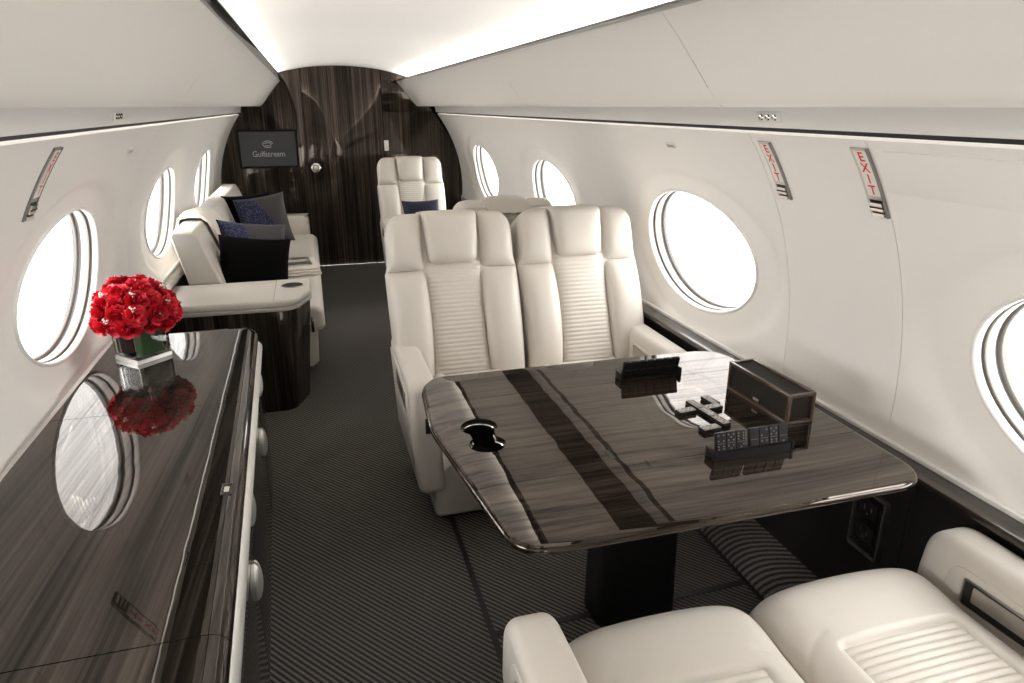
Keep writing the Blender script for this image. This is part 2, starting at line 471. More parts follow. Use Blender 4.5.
# overhead bins: crease, concave roll, lip
BIN = [(.740, 1.5475), (.728, 1.553), (.712, 1.568), (.69, 1.594), (.665, 1.625), (.635, 1.663), (.60, 1.705), (.565, 1.745), (.541, 1.771), (.537, 1.777), (.540, 1.784), (.56, 1.782), (.72, 1.70), (.80, 1.68)]
BINB = [(.82, 1.60), (.904, 1.553), (.9065, 1.546), (.911, 1.530), (.9155, 1.508), (.917, 1.494), (.919, 1.492), (.921, 1.496), (.922, 1.515), (.90, 1.60)]
for side, nm in ((1, 'right'), (-1, 'left')):
    bm = B()
    bin_seams = [YF, -.05, 1.70, 3.45, 5.2, YB] if side > 0 else [YF, .80, 2.53, 4.26, 6.0, YB]
    for a, b in zip(bin_seams, bin_seams[1:]):
        rows = []
        ys = [a + .001] + [a + (b - a) * k / 6 for k in range(1, 6)] + [b - .001]
        for y in ys: rows.append([bm.verts.new((CX + side * x, y, z)) for x, z in BIN])
        for r0, r1 in zip(rows, rows[1:]):
            for k in range(len(BIN) - 1): bm.faces.new((r0[k], r0[k + 1], r1[k + 1], r1[k]))
    struct('ceiling_%s' % nm, bm, M['bin'], smooth=30)
    # service panel under the bin: black glass strip, then a pale rail down to the wall
    bm = B()
    for a, b in zip(bin_seams, bin_seams[1:]):
        x0, x1 = sorted((CX + side * .738, CX + side * .9085))
        rbox(bm, (x0, a + .001, 1.5485), (x1, b - .001, 1.5535), .001, 1)
    struct('trim_%d' % (20 if side > 0 else 21), bm, M['dark'])
    bm = B(); rows = [[bm.verts.new((CX + side * x, y, z)) for x, z in BINB] for y in (YF, YB)]
    for k in range(len(BINB) - 1): bm.faces.new((rows[0][k], rows[0][k + 1], rows[1][k + 1], rows[1][k]))
    struct('trim_%d' % (22 if side > 0 else 23), bm, M['bin'], smooth=30)
    # dark veneer strip along the lip
    bm = B(); x0, x1 = sorted((CX + side * .502, CX + side * .543))
    rbox(bm, (x0, YF, 1.773), (x1, YB - .002, 1.781), .002, 2)
    struct('trim_%d' % (3 if side > 0 else 4), bm, M['black_gloss'])

# ceiling arch
bm = B()
CE = [(-.76, 1.772), (-.72, 1.797), (-.68, 1.812)] + [(x / 100., 1.912 - .098 * (abs(x) / 66.) ** 2.1) for x in range(-66, 67, 6)] + [(.68, 1.812), (.72, 1.797), (.76, 1.772)]
rows = [[bm.verts.new((CX + x, YF + (YB - YF) * k / 8, z)) for x, z in CE] for k in range(9)]
for r0, r1 in zip(rows, rows[1:]):
    for k in range(len(CE) - 1): bm.faces.new((r0[k], r0[k + 1], r1[k + 1], r1[k]))
struct('ceiling', bm, M['ceil'], smooth=60)

# outer skin closes the tube so that daylight comes in only through the windows
bm = B()
tops = [(math.cos(t), math.sin(t)) for t in [zth(1.44) + (PI - 2 * zth(1.44)) * k / 24 for k in range(25)]]
rows = [[bm.verts.new((CX + 1.24 * c, y, CZ + 1.24 * s)) for c, s in tops] for y in (YF - .05, YB + .05)]
for k in range(24): bm.faces.new((rows[0][k], rows[0][k + 1], rows[1][k + 1], rows[1][k]))
struct('trim_5', bm, M['dark'])

# floor
bm = B(); grid(bm, 4, 20, lambda a, b: (-.86 + 2.4 * a, YF + (YB - YF) * b, 0)); struct('floor', bm, M['carpet'])
# carpet joints: narrow dark cover strips let into the floor
for i, (a, b) in enumerate((((.414, -.4), (.414, 2.34)), ((.414, 1.655), (1.315, 1.655)), ((.414, 2.34), (1.315, 2.34)))):
    bm = B()
    if a[0] == b[0]: rbox(bm, (a[0] - .010, a[1], -.01), (a[0] + .010, b[1], .0025), .001, 1)
    else: rbox(bm, (a[0], a[1] - .010, -.01), (b[0] - .012, a[1] + .014, .0025), .001, 1)
    struct('trim_%d' % (6 + i), bm, M['dark'])
bm = B(); rbox(bm, (1.304, YF, -.01), (1.321, YB, .003), .001, 1); struct('trim_27', bm, M['dark'])
# carpeted kick curve at the foot of the right side panel
bm = B()
KP = [(1.320, 0), (1.322, .010), (1.336, .032), (1.355, .056), (1.38, .078), (1.41, .096), (1.435, .108), (1.455, .116)]
rows = [[bm.verts.new((x, YF + (YB - YF) * k / 10, z)) for x, z in KP] for k in range(11)]
for r0, r1 in zip(rows, rows[1:]):
    for k in range(len(KP) - 1): bm.faces.new((r0[k], r0[k + 1], r1[k + 1], r1[k]))
struct('trim_9', bm, M['carpet'])
# lower side panels and dark veneer ledges
for side, k in ((1, 10), (-1, 14)):
    xs = lambda x: CX + side * x
    bm = B()
    for y0, y1 in ((YF, 1.22), (1.222, 2.9), (2.902, YB)):
        x0, x1 = sorted((xs(1.116), xs(1.18)))
        rbox(bm, (x0, y0, 0), (x1, y1, .628), .002, 1)
    struct('trim_%d' % k, bm, M['panel'])
    bm = B(); x0, x1 = sorted((xs(1.088), xs(1.19)))
    rbox(bm, (x0, YF, .628), (x1, YB - .002, .650), .006, 2)
    struct('trim_%d' % (k + 1), bm, M['wood_d'])
    bm = B(); x0, x1 = sorted((xs(1.152), xs(1.168)))
    rbox(bm, (x0, YF, .648), (x1, YB - .004, .662), .003, 2)
    struct('trim_%d' % (k + 2), bm, M['plastic'])

# aft bulkhead: three veneer panels cut to the cabin section, the middle one the door
def arch(x):  # height of the section at x
    d = abs(x - CX)
    return CZ + math.sqrt(max(0, 1.215 ** 2 - d * d))
def bulk(name, x0, x1, yf, m, zcut=None, ztop=None):
    bm = B(); n_ = 14
    xs = [x0 + (x1 - x0) * k / n_ for k in range(n_ + 1)]
    top = [(x, min(arch(x), ztop or 9)) for x in xs]
    if zcut: pts = [(x0, zcut), (x1, zcut)] + [p for p in reversed(top)]
    else: pts = [(x0, .0), (x1, .0)] + [p for p in reversed(top)]
    prism(bm, pts, yf, yf + .05, XZ, .002, 2)
    return struct(name, bm, m)
XD0, XD1 = -.022, .722
bulk('wall_back', -.84, XD0 - .004, YB, M['wood_v'])
door = bulk('door_1', XD0, XD1, YB + .006, M['wood_v'])
bulk('wall_back.001', XD1 + .004, 1.51, YB, M['wood_v'], None, 1.495)
bulk('wall_back.002', XD1 + .004, 1.51, YB, M['wood_v'], 1.498)
bm = B(); rbox(bm, (-.9, YB + .06, -.02), (1.6, YB + .1, 2.1), 0); struct('wall_back.003', bm, M['dark'])
bm = B(); rbox(bm, (-.9, YF - .06, -.02), (1.6, YF, 2.1), 0); struct('wall_front', bm, M['wood_v'])
MY = Matrix.Rotation(PI / 2, 4, 'X')     # lathe axis z -> -y
bm = B(); lathe(bm, [(.044, -.004), (.046, .004), (.040, .008), (.032, .009), (.030, .004), (.0, .004)], 32, Matrix.Translation((.050, YB + .006, .976)) @ MY)
obj('lock_ring', bm, M['chrome'], door)
bm = B(); lathe(bm, [(.020, .003), (.020, .012), (.012, .016), (0, .016)], 24, Matrix.Translation((.050, YB + .006, .976)) @ MY); obj('lock_button', bm, M['nickel'], door)

def text_mesh(body, size, align='CENTER', spacing=1., bold=0., extr=.0008, shear=0):
    cu = bpy.data.curves.new('lettering_curve', 'FONT'); cu.body = body; cu.size = size; cu.align_x = align; cu.align_y = 'CENTER'
    cu.space_line = spacing; cu.offset = bold; cu.extrude = extr; cu.shear = shear; cu.resolution_u = 4
    o = bpy.data.objects.new('lettering_tmp', cu); COL.objects.link(o)
    bpy.context.view_layer.update()
    me = bpy.data.meshes.new_from_object(o.evaluated_get(bpy.context.evaluated_depsgraph_get()))
    bpy.data.objects.remove(o); bpy.data.curves.remove(cu)
    bm = B(); bm.from_mesh(me); bpy.data.meshes.remove(me)
    return bm

# television on the bulkhead
tv = thing('television', 'wide black television with a grey wordmark on the dark veneer bulkhead', 'television', (-.372, YB, 1.163))
def frame_ring(bm, w, h, t, d0, d1, to3, r=.01):
    """rectangular bezel"""
    o = fillet([(-w, -h), (w, -h), (w, h), (-w, h)], r, 3); i = fillet([(-w + t, -h + t), (w - t, -h + t), (w - t, h - t), (-w + t, h - t)], r * .4, 3)
    n_ = len(o)
    A = [bm.verts.new(to3(*p, d0)) for p in o]; Bv = [bm.verts.new(to3(*p, d1)) for p in o]
    C = [bm.verts.new(to3(*p, d1)) for p in i]; D = [bm.verts.new(to3(*p, d0)) for p in i]
    for X_, Y_ in ((A, Bv), (Bv, C), (C, D)):
        for k in range(n_): bm.faces.new((X_[k], X_[(k + 1) % n_], Y_[(k + 1) % n_], Y_[k]))
FXZ = lambda u, v, w: (u, -w, v)
bm = B(); frame_ring(bm, .272, .178, .020, 0, .022, FXZ); obj('bezel', bm, M['tv_bezel'], tv)
bm = B(); rbox(bm, (-.256, -.012, -.162), (.256, -.001, .162), .002, 1); obj('screen', bm, M['tv'], tv)
bm = text_mesh('Gulfstream', .074, shear=.0)
xf(bm, bm.verts[:], Matrix.Translation((0, -.013, -.048)) @ Matrix.Rotation(PI / 2, 4, 'X') @ Matrix.Scale(.9, 4, (1, 0, 0)))
obj('wordmark', bm, M['logo'], tv, 0)
bm = B()
for k_, (rx, rz_, a0, a1) in enumerate(((.046, .030, .15, 5.4), (.030, .015, -2.6, 2.9))):
    pts = [(rx * math.cos(a0 + (a1 - a0) * q / 30), -.0135, .043 + rz_ * math.sin(a0 + (a1 - a0) * q / 30)) for q in range(31)]
    tube(bm, pts, .0035, 6)
obj('emblem', bm, M['logo'], tv)

# switch plate
t = thing('light_switch', 'small pale rocker switch plate on dark bulkhead beside the door', 'switch', (.703, YB, 1.178))
t.location.x = .745
bm = B(); rbox(bm, (-.022, -.008, -.05), (.022, 0, .05), .004, 2); obj('plate', bm, M['white'], t)
bm = B(); rbox(bm, (-.011, -.014, -.002), (.011, -.007, .03), .003, 2); obj('rocker', bm, M['white'], t)
bm = B(); rbox(bm, (-.011, -.012, -.034), (.011, -.007, -.008), .003, 2); obj('rocker', bm, M['white'], t)

# exit signs follow the wall's curve
def exit_sign(side, yc, label, z0, z1, wd=.058, black=False):
    t = thing('exit_sign', label, 'sign', wp(side, yc, zth((z0 + z1) / 2)), group=None)
    inv = Vector(t.location)
    t0, t1 = zth(z0), zth(z1)
    f = lambda u, s, d: wp(side, yc - side * u, t0 + (t1 - t0) * s, -d) - inv
    def slab(bm, u0, u1, s0, s1, d0, d1):
        nn = 8
        rows = []
        for k in range(nn + 1):
            s = s0 + (s1 - s0) * k / nn
            rows.append([bm.verts.new(f(u, s, d)) for u, d in ((u0, d0), (u0, d1), (u1, d1), (u1, d0))])
        for r0, r1 in zip(rows, rows[1:]):
            for k in range(4): bm.faces.new((r0[k], r0[(k + 1) % 4], r1[(k + 1) % 4], r1[k]))
        bm.faces.new(rows[0]); bm.faces.new(rows[-1])
    h = wd / 2
    bm = B(); slab(bm, -h, h, 0, 1, -.004, .004); obj('housing', bm, M['gasket'] if black else M['nickel'], t, 20)
    bm = B(); slab(bm, -h + .010, h - .005, .31, .965, .003, .0055); obj('sign_face', bm, M['sign'], t, 20)
    bm = B(); slab(bm, h - .006, h + .001, .0, 1, -.003, .0062); obj('edge_strip', bm, M['gasket'], t, 20)
    bm = B(); slab(bm, -h + .010, h - .008, .10, .22, .003, .010); slab(bm, -h + .010, h - .008, .02, .07, .003, .010); obj('latch', bm, M['chrome'], t, 20)
    bm = B(); slab(bm, -h + .009, h - .006, .225, .245, .003, .006); slab(bm, -h + .009, h - .006, .075, .095, .003, .006); slab(bm, -h + .009, h - .006, .145, .165, .0095, .0112); obj('slot', bm, M['dark'], t, 20)
    bm = text_mesh('E\nX\nI\nT', .038, spacing=.85, bold=.0006, extr=0)
    L_ = (t1 - t0) * R
    for v in bm.verts:
        v.co = f(v.co.x + .002, .637 + (v.co.y + .000) / L_, .0062)
    obj('lettering', bm, M['red'], t, 0)
    return t
exit_sign(1, 1.795, 'red and white EXIT strip on the right wall, the farther of two', 1.285, 1.452)
exit_sign(1, 1.418, 'red and white EXIT strip on the right wall, nearer one beside the panel joint', 1.285, 1.455)
exit_sign(-1, 2.045, 'red and white EXIT strip on the left wall above the credenza window', 1.272, 1.452, black=True)

def wall_plate(side, yc, z, label, w=.045, h=.024):
    t = thing('wall_placard', label, 'placard', wp(side, yc, zth(z)))
    inv = Vector(t.location)
    bm = B()
    th = zth(z)
    pts = fillet([(-w, -h / 2), (w, -h / 2), (w, h / 2), (-w, h / 2)], .006, 3)
    prism(bm, pts, -.002, .004, lambda u, v, d: wp(side, yc - side * u, th + v / R, -d) - inv, .001, 1)
    obj('plate', bm, M['plastic'], t)
    bm = B(); prism(bm, [(x * .75, y_ * .5 - .002) for x, y_ in pts], .003, .0048, lambda u, v, d: wp(side, yc - side * u, th + v / R, -d) - inv)
    obj('inset', bm, M['nickel'], t)
wall_plate(1, 2.40, 1.412, 'small pale placard on the right wall above the far window', .035)
wall_plate(-1, 2.98, 1.39, 'small silver placard on left wall between two windows', .04)

def reading_light(side, yc, label):
    t = thing('reading_light', label, 'light', (CX + side * .912, yc, 1.520))
    t.rotation_euler = (0, side * 1.36, 0)
    bm = B(); rbox(bm, (-.016, -.055, -.0035), (.016, .055, .003), .003, 2); obj('bezel', bm, M['plastic'], t)
    for q in (-.03, 0, .03):
        bm = B(); lathe(bm, [(0, -.008), (.008, -.007), (.010, -.003)], 16, Matrix.Translation((0, q, 0))); obj('lens', bm, M['chrome'], t)
reading_light(1, 1.74, 'small three-lens reading light strip under the right overhead bin')
reading_light(-1, 2.55, 'small three-lens reading light strip under the left overhead bin')

# ------------------------------------------------------------------ seats
REC = math.radians(21)
def backP(cx, yb=0., zb=.43, REC=REC):
    def P(u, v, d):
        # slight wrap and lumbar curve
        d = d + .020 * math.sin(min(1, v / .45) * PI) * .6
        return (cx + u, yb + v * math.sin(REC) - d * math.cos(REC), zb + v * math.cos(REC) + d * math.sin(REC))
    return P

VT = .735
def make_back(root, cx, side_out=0, w=.288, P=None, rec=REC):
    """one reclining backrest with bolsters, ribbed panel and headrest"""
    P = P or backP(cx, REC=rec)
    lo_w, up_w = w, w - .012
    def outer(v):
        if v < .49: u = lo_w - .008 * (1 - v / .49)
        else: u = up_w + .012 * (1 - sstep(.47, .54, v))
        if v > VT - .09:
            t = (v - (VT - .09)) / .09
            u -= .075 * (1 - math.sqrt(max(0, 1 - min(1, t) ** 2.2)))
        return u
    cw = lambda v: .124 - .012 * math.sin(min(1, v / .5) * PI * .9)
    body = B()
    pillow(body, P, lambda v: -outer(v) + .006, lambda v: outer(v) - .006, -.02, VT - .004, -.012, .020, .125, 20, 34)
    b = obj('backrest', body, M['leather'], root, 50)
    for s in (-1, 1):
        bm = B()
        L_, R_ = ((lambda v: -outer(v)), (lambda v: -cw(v))) if s < 0 else ((lambda v: cw(v)), (lambda v: outer(v)))
        pillow(bm, P, L_, R_, -.02, .492, -.012, .078, .05, 14, 26, 3.0, 2.2)
        obj('side_bolster', bm, M['leather'], b, 60)
        bm = B()
        pillow(bm, P, L_, R_, .485, VT, -.012, .064, .05, 14, 26, 3.2, 2.2)
        obj('shoulder_bolster', bm, M['leather'], b, 60)
    bm = B()
    pillow(bm, P, lambda v: -cw(v) - .004, lambda v: cw(v) + .004, -.02, .54, -.010, .040, .03, 10, 270, 5, 3, extra=lambda a, q: .0024 * abs(math.sin(PI * 30 * q)) - .001)
    obj('ribbed_panel', bm, M['leather'], b, 80)
    # headrest: hangs over the top edge
    bm = B()
    def hP(u, v, d):
        k = max(0, v - .70)
        return P(u, v - 1.2 * k * k, d - 26 * k * k)
    hw = lambda v: interp([(.505, .080), (.53, .104), (.62, .113), (.79, .124)], v)
    pillow(bm, hP, lambda v: -hw(v), lambda v: hw(v), .508, .765, .018, .055, .05, 16, 26, 4, 2.6)
    obj('headrest', bm, M['leather'], b, 70)
    return b

def cushion(root, x0, x1, front=-.47, back=.0, zt=.475, zb=.30):
    """seat cushion with a front roll, tapered sides and a sunk ribbed insert"""
    cx = (x0 + x1) / 2; hw = (x1 - x0) / 2
    iw = hw - .080; f0 = front + .225; f1 = back - .02
    nx, ny = 60, 84
    bm = B()
    def top(u, y):
        a = abs(u) / hw; q = (y - front) / (back - front)
        z = zt
        z -= .055 * max(0, a) ** 7
        z += .010 * math.exp(-((q - .16) / .12) ** 2)
        if q < .2: z -= .11 * (1 - q / .2) ** 3.2
        # sunk insert
        m_ = sstep(0, .018, iw - abs(u)) * sstep(0, .018, y - f0) * sstep(0, .015, f1 - y + .03)
        z -= .016 * m_
        # seams: from the insert's front corners out to the sides, and along its sides
        cq = f0 - .02 - .05 * ((abs(u) - iw) / max(.01, hw - iw)) ** 1 if abs(u) > iw else None
        if cq is not None:
            z -= .005 * math.exp(-((y - (f0 - .03 + .055 * ((abs(u) - iw) / (hw - iw)) ** 2)) / .006) ** 2)
        return z
    rows = []
    for i in range(nx + 1):
        u = -hw + 2 * hw * ease(i / nx)
        row = []
        for j in range(ny + 1):
            y = front + (back - front) * (j / ny)
            bow = -.022 * (1 - (u / hw) ** 2)
            yy = y + bow * (1 - j / ny) + .03 * max(0, abs(u) / hw - .75) ** 2 * 16 * .25 * (1 - j / ny)
            row.append(bm.verts.new((cx + u, yy, top(u, y))))
        rows.append(row)
    for i in range(nx):
        for j in range(ny): bm.faces.new((rows[i][j], rows[i + 1][j], rows[i + 1][j + 1], rows[i][j + 1]))
    loop = [(i, 0) for i in range(nx)] + [(nx, j) for j in range(ny)] + [(i, ny) for i in range(nx, 0, -1)] + [(0, j) for j in range(ny, 0, -1)]
    rim = [rows[i][j] for i, j in loop]
    mid = [bm.verts.new((v.co.x, v.co.y + (.004 if j == 0 else 0), v.co.z - .05)) for v, (i, j) in zip(rim, loop)]
    low = [bm.verts.new((v.co.x * 1 , v.co.y + (.03 if j == 0 else 0), zb)) for v, (i, j) in zip(rim, loop)]
    k = len(rim)
    for A, C in ((rim, mid), (mid, low)):
        for i in range(k): bm.faces.new((A[i], A[(i + 1) % k], C[(i + 1) % k], C[i]))
    bm.faces.new(low)
    c = obj('seat_cushion', bm, M['leather'], root, 80)
    bm = B()
    nr = 20
    def ins(a, b_):
        u = -iw + .006 + 2 * (iw - .006) * a; y = f0 + .006 + (f1 - f0 - .006) * b_
        e = min(1, min(a, 1 - a) * 14)
        z = zt - .0125 + .006 * math.sqrt(abs(math.sin(PI * nr * b_))) * e ** .5 + .004 * math.exp(-((u / hw) ** 2) * 4)
        return (cx + u, y, z)
    grid(bm, 16, nr * 12, ins)
    obj('ribbed_insert', bm, M['leather'], c, 80)
    return c

def make_arm(root, x0, x1, slot_side, y_front=-.43, y_back=.17, ztop=.618, inner=1):
    """upholstered arm with a broad rounded nose, a stitched side panel and a dark slot let into one face"""
    pts = fillet([(y_back, .13), (y_front + .07, .13), (y_front + .02, .17), (y_front - .010, .46), (y_front + .004, ztop - .004), (y_back, ztop - .002)], [.02, .03, .04, .2, .10, .03], 10)
    lean = -.036 * inner      # the slab leans in towards its foot
    def sh(v): k = max(0, (.50 - v) / .4); return lean * k * k
    to3 = lambda u, v, w: (w + sh(v), u, v)
    bm = B(); prism(bm, pts, x0 + .002, x1 - .002, to3, .030, 7)
    a = obj('armrest', bm, M['leather'], root, 60)
    for sd in (-1, 1):
        xs = x1 - .002 if sd > 0 else x0 + .002
        pp = fillet([(y_back - .01, .20), (y_front + .13, .20), (y_front + .075, .46), (y_front + .085, ztop - .052), (y_back - .01, ztop - .048)], [.02, .06, .2, .05, .02], 8)
        bm = B()
        lo, hi = (xs - .010, xs + .0025) if sd > 0 else (xs - .0025, xs + .010)
        prism(bm, pp, lo, hi, to3, .0024, 2)
        pn = obj('side_panel', bm, M['leather'], a, 60)
    xs = x1 + .0005 if slot_side > 0 else x0 - .0005
    S = lambda u, v, w: (xs + slot_side * w, u, v)
    sl = fillet([(y_front + .125, .478), (y_front + .36, .488), (y_front + .36, .552), (y_front + .125, .545)], .008, 3)
    bm = B(); prism(bm, sl, -.010, .001, S); s_ = obj('slot', bm, M['dark'], a)
    bm = B(); tube(bm, [S(u, v, .0012) for u, v in sl], .0032, 6, True); obj('slot_frame', bm, M['nickel'], s_)
    bm = B(); prism(bm, fillet([(y_front + .150, .500), (y_front + .352, .508), (y_front + .352, .546), (y_front + .150, .539)], .004, 2), 0, .003, S)
    obj('slot_handle', bm, M['nickel'], s_)
    bm = B(); cx_ = (x0 + x1) / 2 + .018 * inner * -1; rbox(bm, (cx_ - .020, y_front - .013, .425), (cx_ + .020, y_front + .01, .485), .003, 2); obj('recline_switch', bm, M['dark'], a)
    return a

def make_seat(name, label, loc, rz, seats, group=None, aisle=-1, w=.288, armw=.108, rec=REC, front=-.47, zt=.485):
    t = thing(name, label, 'seat', loc, rz, group)
    tot = w * seats
    for k in range(seats):
        cx = -tot + w * (2 * k + 1)
        make_back(t, cx, w=w - .002, rec=rec)
    inn = tot - armw
    for k in range(seats):
        x0 = -inn + 2 * inn * k / seats; x1 = -inn + 2 * inn * (k + 1) / seats
        cushion(t, x0 + .003, x1 - .003, front=front, zt=zt)
    make_arm(t, -tot, -inn, -1 if aisle < 0 else 1, inner=-1, y_front=front + .04)
    make_arm(t, inn, tot, -1 if aisle < 0 else 1, inner=1, y_front=front + .04)
    bm = B(); rbox(bm, (-inn - .02, front + .10, .015), (inn + .02, .16, .30), .025, 4); b = obj('base', bm, M['leather'], t)
    bm = B(); rbox(bm, (-inn + .05, -.34, 0), (inn - .05, .14, .03), .01, 2); obj('plinth', bm, M['dark'], b)
    return t
make_seat('double_seat', 'ivory leather double seat facing the camera at the far side of the table', (.838, 2.67, 0), 0, 2)
make_seat('double_seat', 'ivory leather double seat in front, its cushions nearest the camera', (.862, .50, 0), PI, 2, aisle=1, w=.2905, rec=math.radians(31), front=-.615, zt=.512)
make_seat('armchair', 'ivory leather single armchair facing forward of the dark bulkhead', (.855, 6.10, 0), .0, 1, w=.30)
make_seat('armchair', 'ivory leather seat turned away, only its rounded top above the double seat', (1.03, 4.13, 0), PI, 1, aisle=1, w=.31, rec=math.radians(32))

# ------------------------------------------------------------------ dining table
TX0, TX1, TY0, TY1, TZ = .257, 1.343, 1.066, 2.023, .735
tbl = thing('conference_table', 'dark glossy striped veneer table between the two double seats', 'table', (.87, 1.66, 0))
ox, oy = .87, 1.66
def taper(o):  # meshes below are written in world coordinates; shift them to the thing's base
    for v in o.data.vertices: v.co -= Vector((ox, oy, 0))
    return o
outline = fillet([(.321, TY0), (TX1 - .02, TY0), (TX1, TY1 - .03), (.273, TY1 - .01), (.251, 1.678)], [.096, .105, .125, .096, .58], 10)
def table_z(x, y):
    # the aisle edge rolls gently down
    return -.016 * (max(0, .360 - x) / .105) ** 2
def top_board(y0, y1, name):
    """one board of the top between two joints, cut from the rounded outline"""
    bm = B()
    def xr(y):
        lo, hi = 9, -9
        n_ = len(outline)
        for i in range(n_):
            a, b = outline[i], outline[(i + 1) % n_]
            if (a[1] - y) * (b[1] - y) <= 0 and abs(a[1] - b[1]) > 1e-9:
                x = a[0] + (b[0] - a[0]) * (y - a[1]) / (b[1] - a[1]); lo = min(lo, x); hi = max(hi, x)
        return lo, hi
    ny, nx = 26, 40
    ymin, ymax = min(p[1] for p in outline) + 1e-4, max(p[1] for p in outline) - 1e-4
    y0_, y1_ = max(y0, ymin), min(y1, ymax)
    T, U = [], []
    for j in range(ny + 1):
        y = y0_ + (y1_ - y0_) * ease(j / ny); lo, hi = xr(y)
        rt, ru = [], []
        for i in range(nx + 1):
            x = lo + (hi - lo) * ease(i / nx)
            z = TZ + table_z(x, y)
            # rounded rims
            dx = min(x - lo, hi - x); dy = min(y - ymin, ymax - y)
            for d in (dx, dy):
                if d < .007: z -= .007 - math.sqrt(max(0, .007 ** 2 - (.007 - d) ** 2))
            rt.append(bm.verts.new((x, y, z))); ru.append(bm.verts.new((lo + .012 + (hi - lo - .024) * ease(i / nx), min(max(y, ymin + .012), ymax - .012), TZ - .024 + table_z(x, y))))
        T.append(rt); U.append(ru)
    for j in range(ny):
        for i in range(nx):
            bm.faces.new((T[j][i], T[j][i + 1], T[j + 1][i + 1], T[j + 1][i])); bm.faces.new((U[j][i], U[j + 1][i], U[j + 1][i + 1], U[j][i + 1]))
        for i in (0, nx): bm.faces.new((T[j][i], T[j + 1][i], U[j + 1][i], U[j][i]))
    for j in (0, ny):
        for i in range(nx): bm.faces.new((T[j][i], T[j][i + 1], U[j][i + 1], U[j][i]))
    return bm
bm = B()
n_ = len(outline)
pts = []
for k in range(n_):
    a, b, c = Vector(outline[k - 1]), Vector(outline[k]), Vector(outline[(k + 1) % n_])
    t_ = (c - a).normalized(); pts.append((b.x - t_.y * .0075, b.y + t_.x * .0075, TZ - .0125 + table_z(b.x, b.y)))
tube(bm, pts, .0105, 10, True)
taper(obj('edge_band', bm, M['wood_x'], tbl, 80))
boards = []
for nm, a, b in (('leaf', 0, 1.3182), ('tabletop', 1.3202, 1.8063), ('leaf', 1.8083, 9)):
    boards.append(taper(obj(nm, top_board(a, b, nm), M['wood_x'], tbl, 30)))
# cup holder: two overlapping wells with a bright rim
cupc = ((.372, 1.622, .049), (.371, 1.521, .047))
def outline_cups(g=0):
    (xa, ya, ra), (xb, yb, rb) = cupc
    ax = Vector((xb - xa, yb - ya)); L_ = ax.length; ax /= L_; px = Vector((-ax.y, ax.x))
    pts = []
    for k in range(25):
        a = math.radians(42 + 276 * k / 24)
        pts.append((xa + (ra + g) * (math.cos(a) * ax.x + math.sin(a) * px.x), ya + (ra + g) * (math.cos(a) * ax.y + math.sin(a) * px.y)))
    for k in range(25):
        a = math.radians(180 + 42 + 276 * k / 24)
        pts.append((xb + (rb + g) * (math.cos(a) * ax.x + math.sin(a) * px.x), yb + (rb + g) * (math.cos(a) * ax.y + math.sin(a) * px.y)))
    return pts
cp = outline_cups()
bm = B()
cut = B(); prism(cut, outline_cups(.0005), .5, .9, XY)
cutter = obj('cutter', cut, M['dark'])
for v in cutter.data.vertices: v.co -= Vector((ox, oy, 0))
md = boards[1].modifiers.new('cup_cut', 'BOOLEAN'); md.object = cutter; md.operation = 'DIFFERENCE'; md.solver = 'EXACT'
cutter.parent = tbl
bpy.context.view_layer.update()
dg = bpy.context.evaluated_depsgraph_get()
newme = bpy.data.meshes.new_from_object(boards[1].evaluated_get(dg))
boards[1].modifiers.clear(); boards[1].data = newme
while len(newme.materials) > 1: newme.materials.pop()
for p in newme.polygons: p.material_index = 0; p.use_smooth = True
newme.set_sharp_from_angle(angle=math.radians(20))
bpy.data.objects.remove(cutter)
bm = B(); rings = []
for g, z in ((0, TZ - .001), (0, TZ - .05), (0, TZ - .085)):
    rings.append([bm.verts.new((x, y, z + table_z(x, y) * (1 if z > TZ - .01 else 0))) for x, y in outline_cups(g)])
m_ = len(rings[0])
for r0, r1 in zip(rings, rings[1:]):
    for k in range(m_): bm.faces.new((r0[k], r0[(k + 1) % m_], r1[(k + 1) % m_], r1[k]))
bm.faces.new(rings[-1])
cw_ = taper(obj('cup_holder', bm, M['black_gloss'], tbl))
bm = B(); tube(bm, [(x, y, TZ - .016 + table_z(x, y)) for x, y in outline_cups(-.002)], .0024, 6, True)
taper(obj('cup_rim', bm, M['chrome'], cw_))
for (px_, py_) in ((.332, 1.572), (.411, 1.572)):
    bm = B(); lathe(bm, [(0, TZ - .012), (.009, TZ - .013), (.012, TZ - .022), (.008, TZ - .05)], 14, Matrix.Translation((px_, py_, 0)))
    taper(obj('cup_clip', bm, M['chrome'], cw_))
# finger pull and inlay lines
bm = B(); rbox(bm, (.641, 1.357, TZ - .004), (.656, 1.402, TZ + .0012), .0008, 1); taper(obj('finger_pull', bm, M['black_gloss'], tbl))
# pedestal
bm = B()
prism(bm, fillet([(.76, 1.59), (.985, 1.59), (.985, 1.735), (.76, 1.735)], .035, 5), 0, .690, lambda u, v, w: (.872 + (u - .872) * (1.04 + .10 * max(0, w - .25) + .9 * max(0, .16 - w) ** 2 * 8), v, w), .004, 2)
pd = taper(obj('pedestal', bm, M['dark'], tbl))
bm = B(); rbox(bm, (.58, 1.30, .680), (1.10, 1.87, .709), .008, 2); taper(obj('support_frame', bm, M['black_gloss'], tbl))

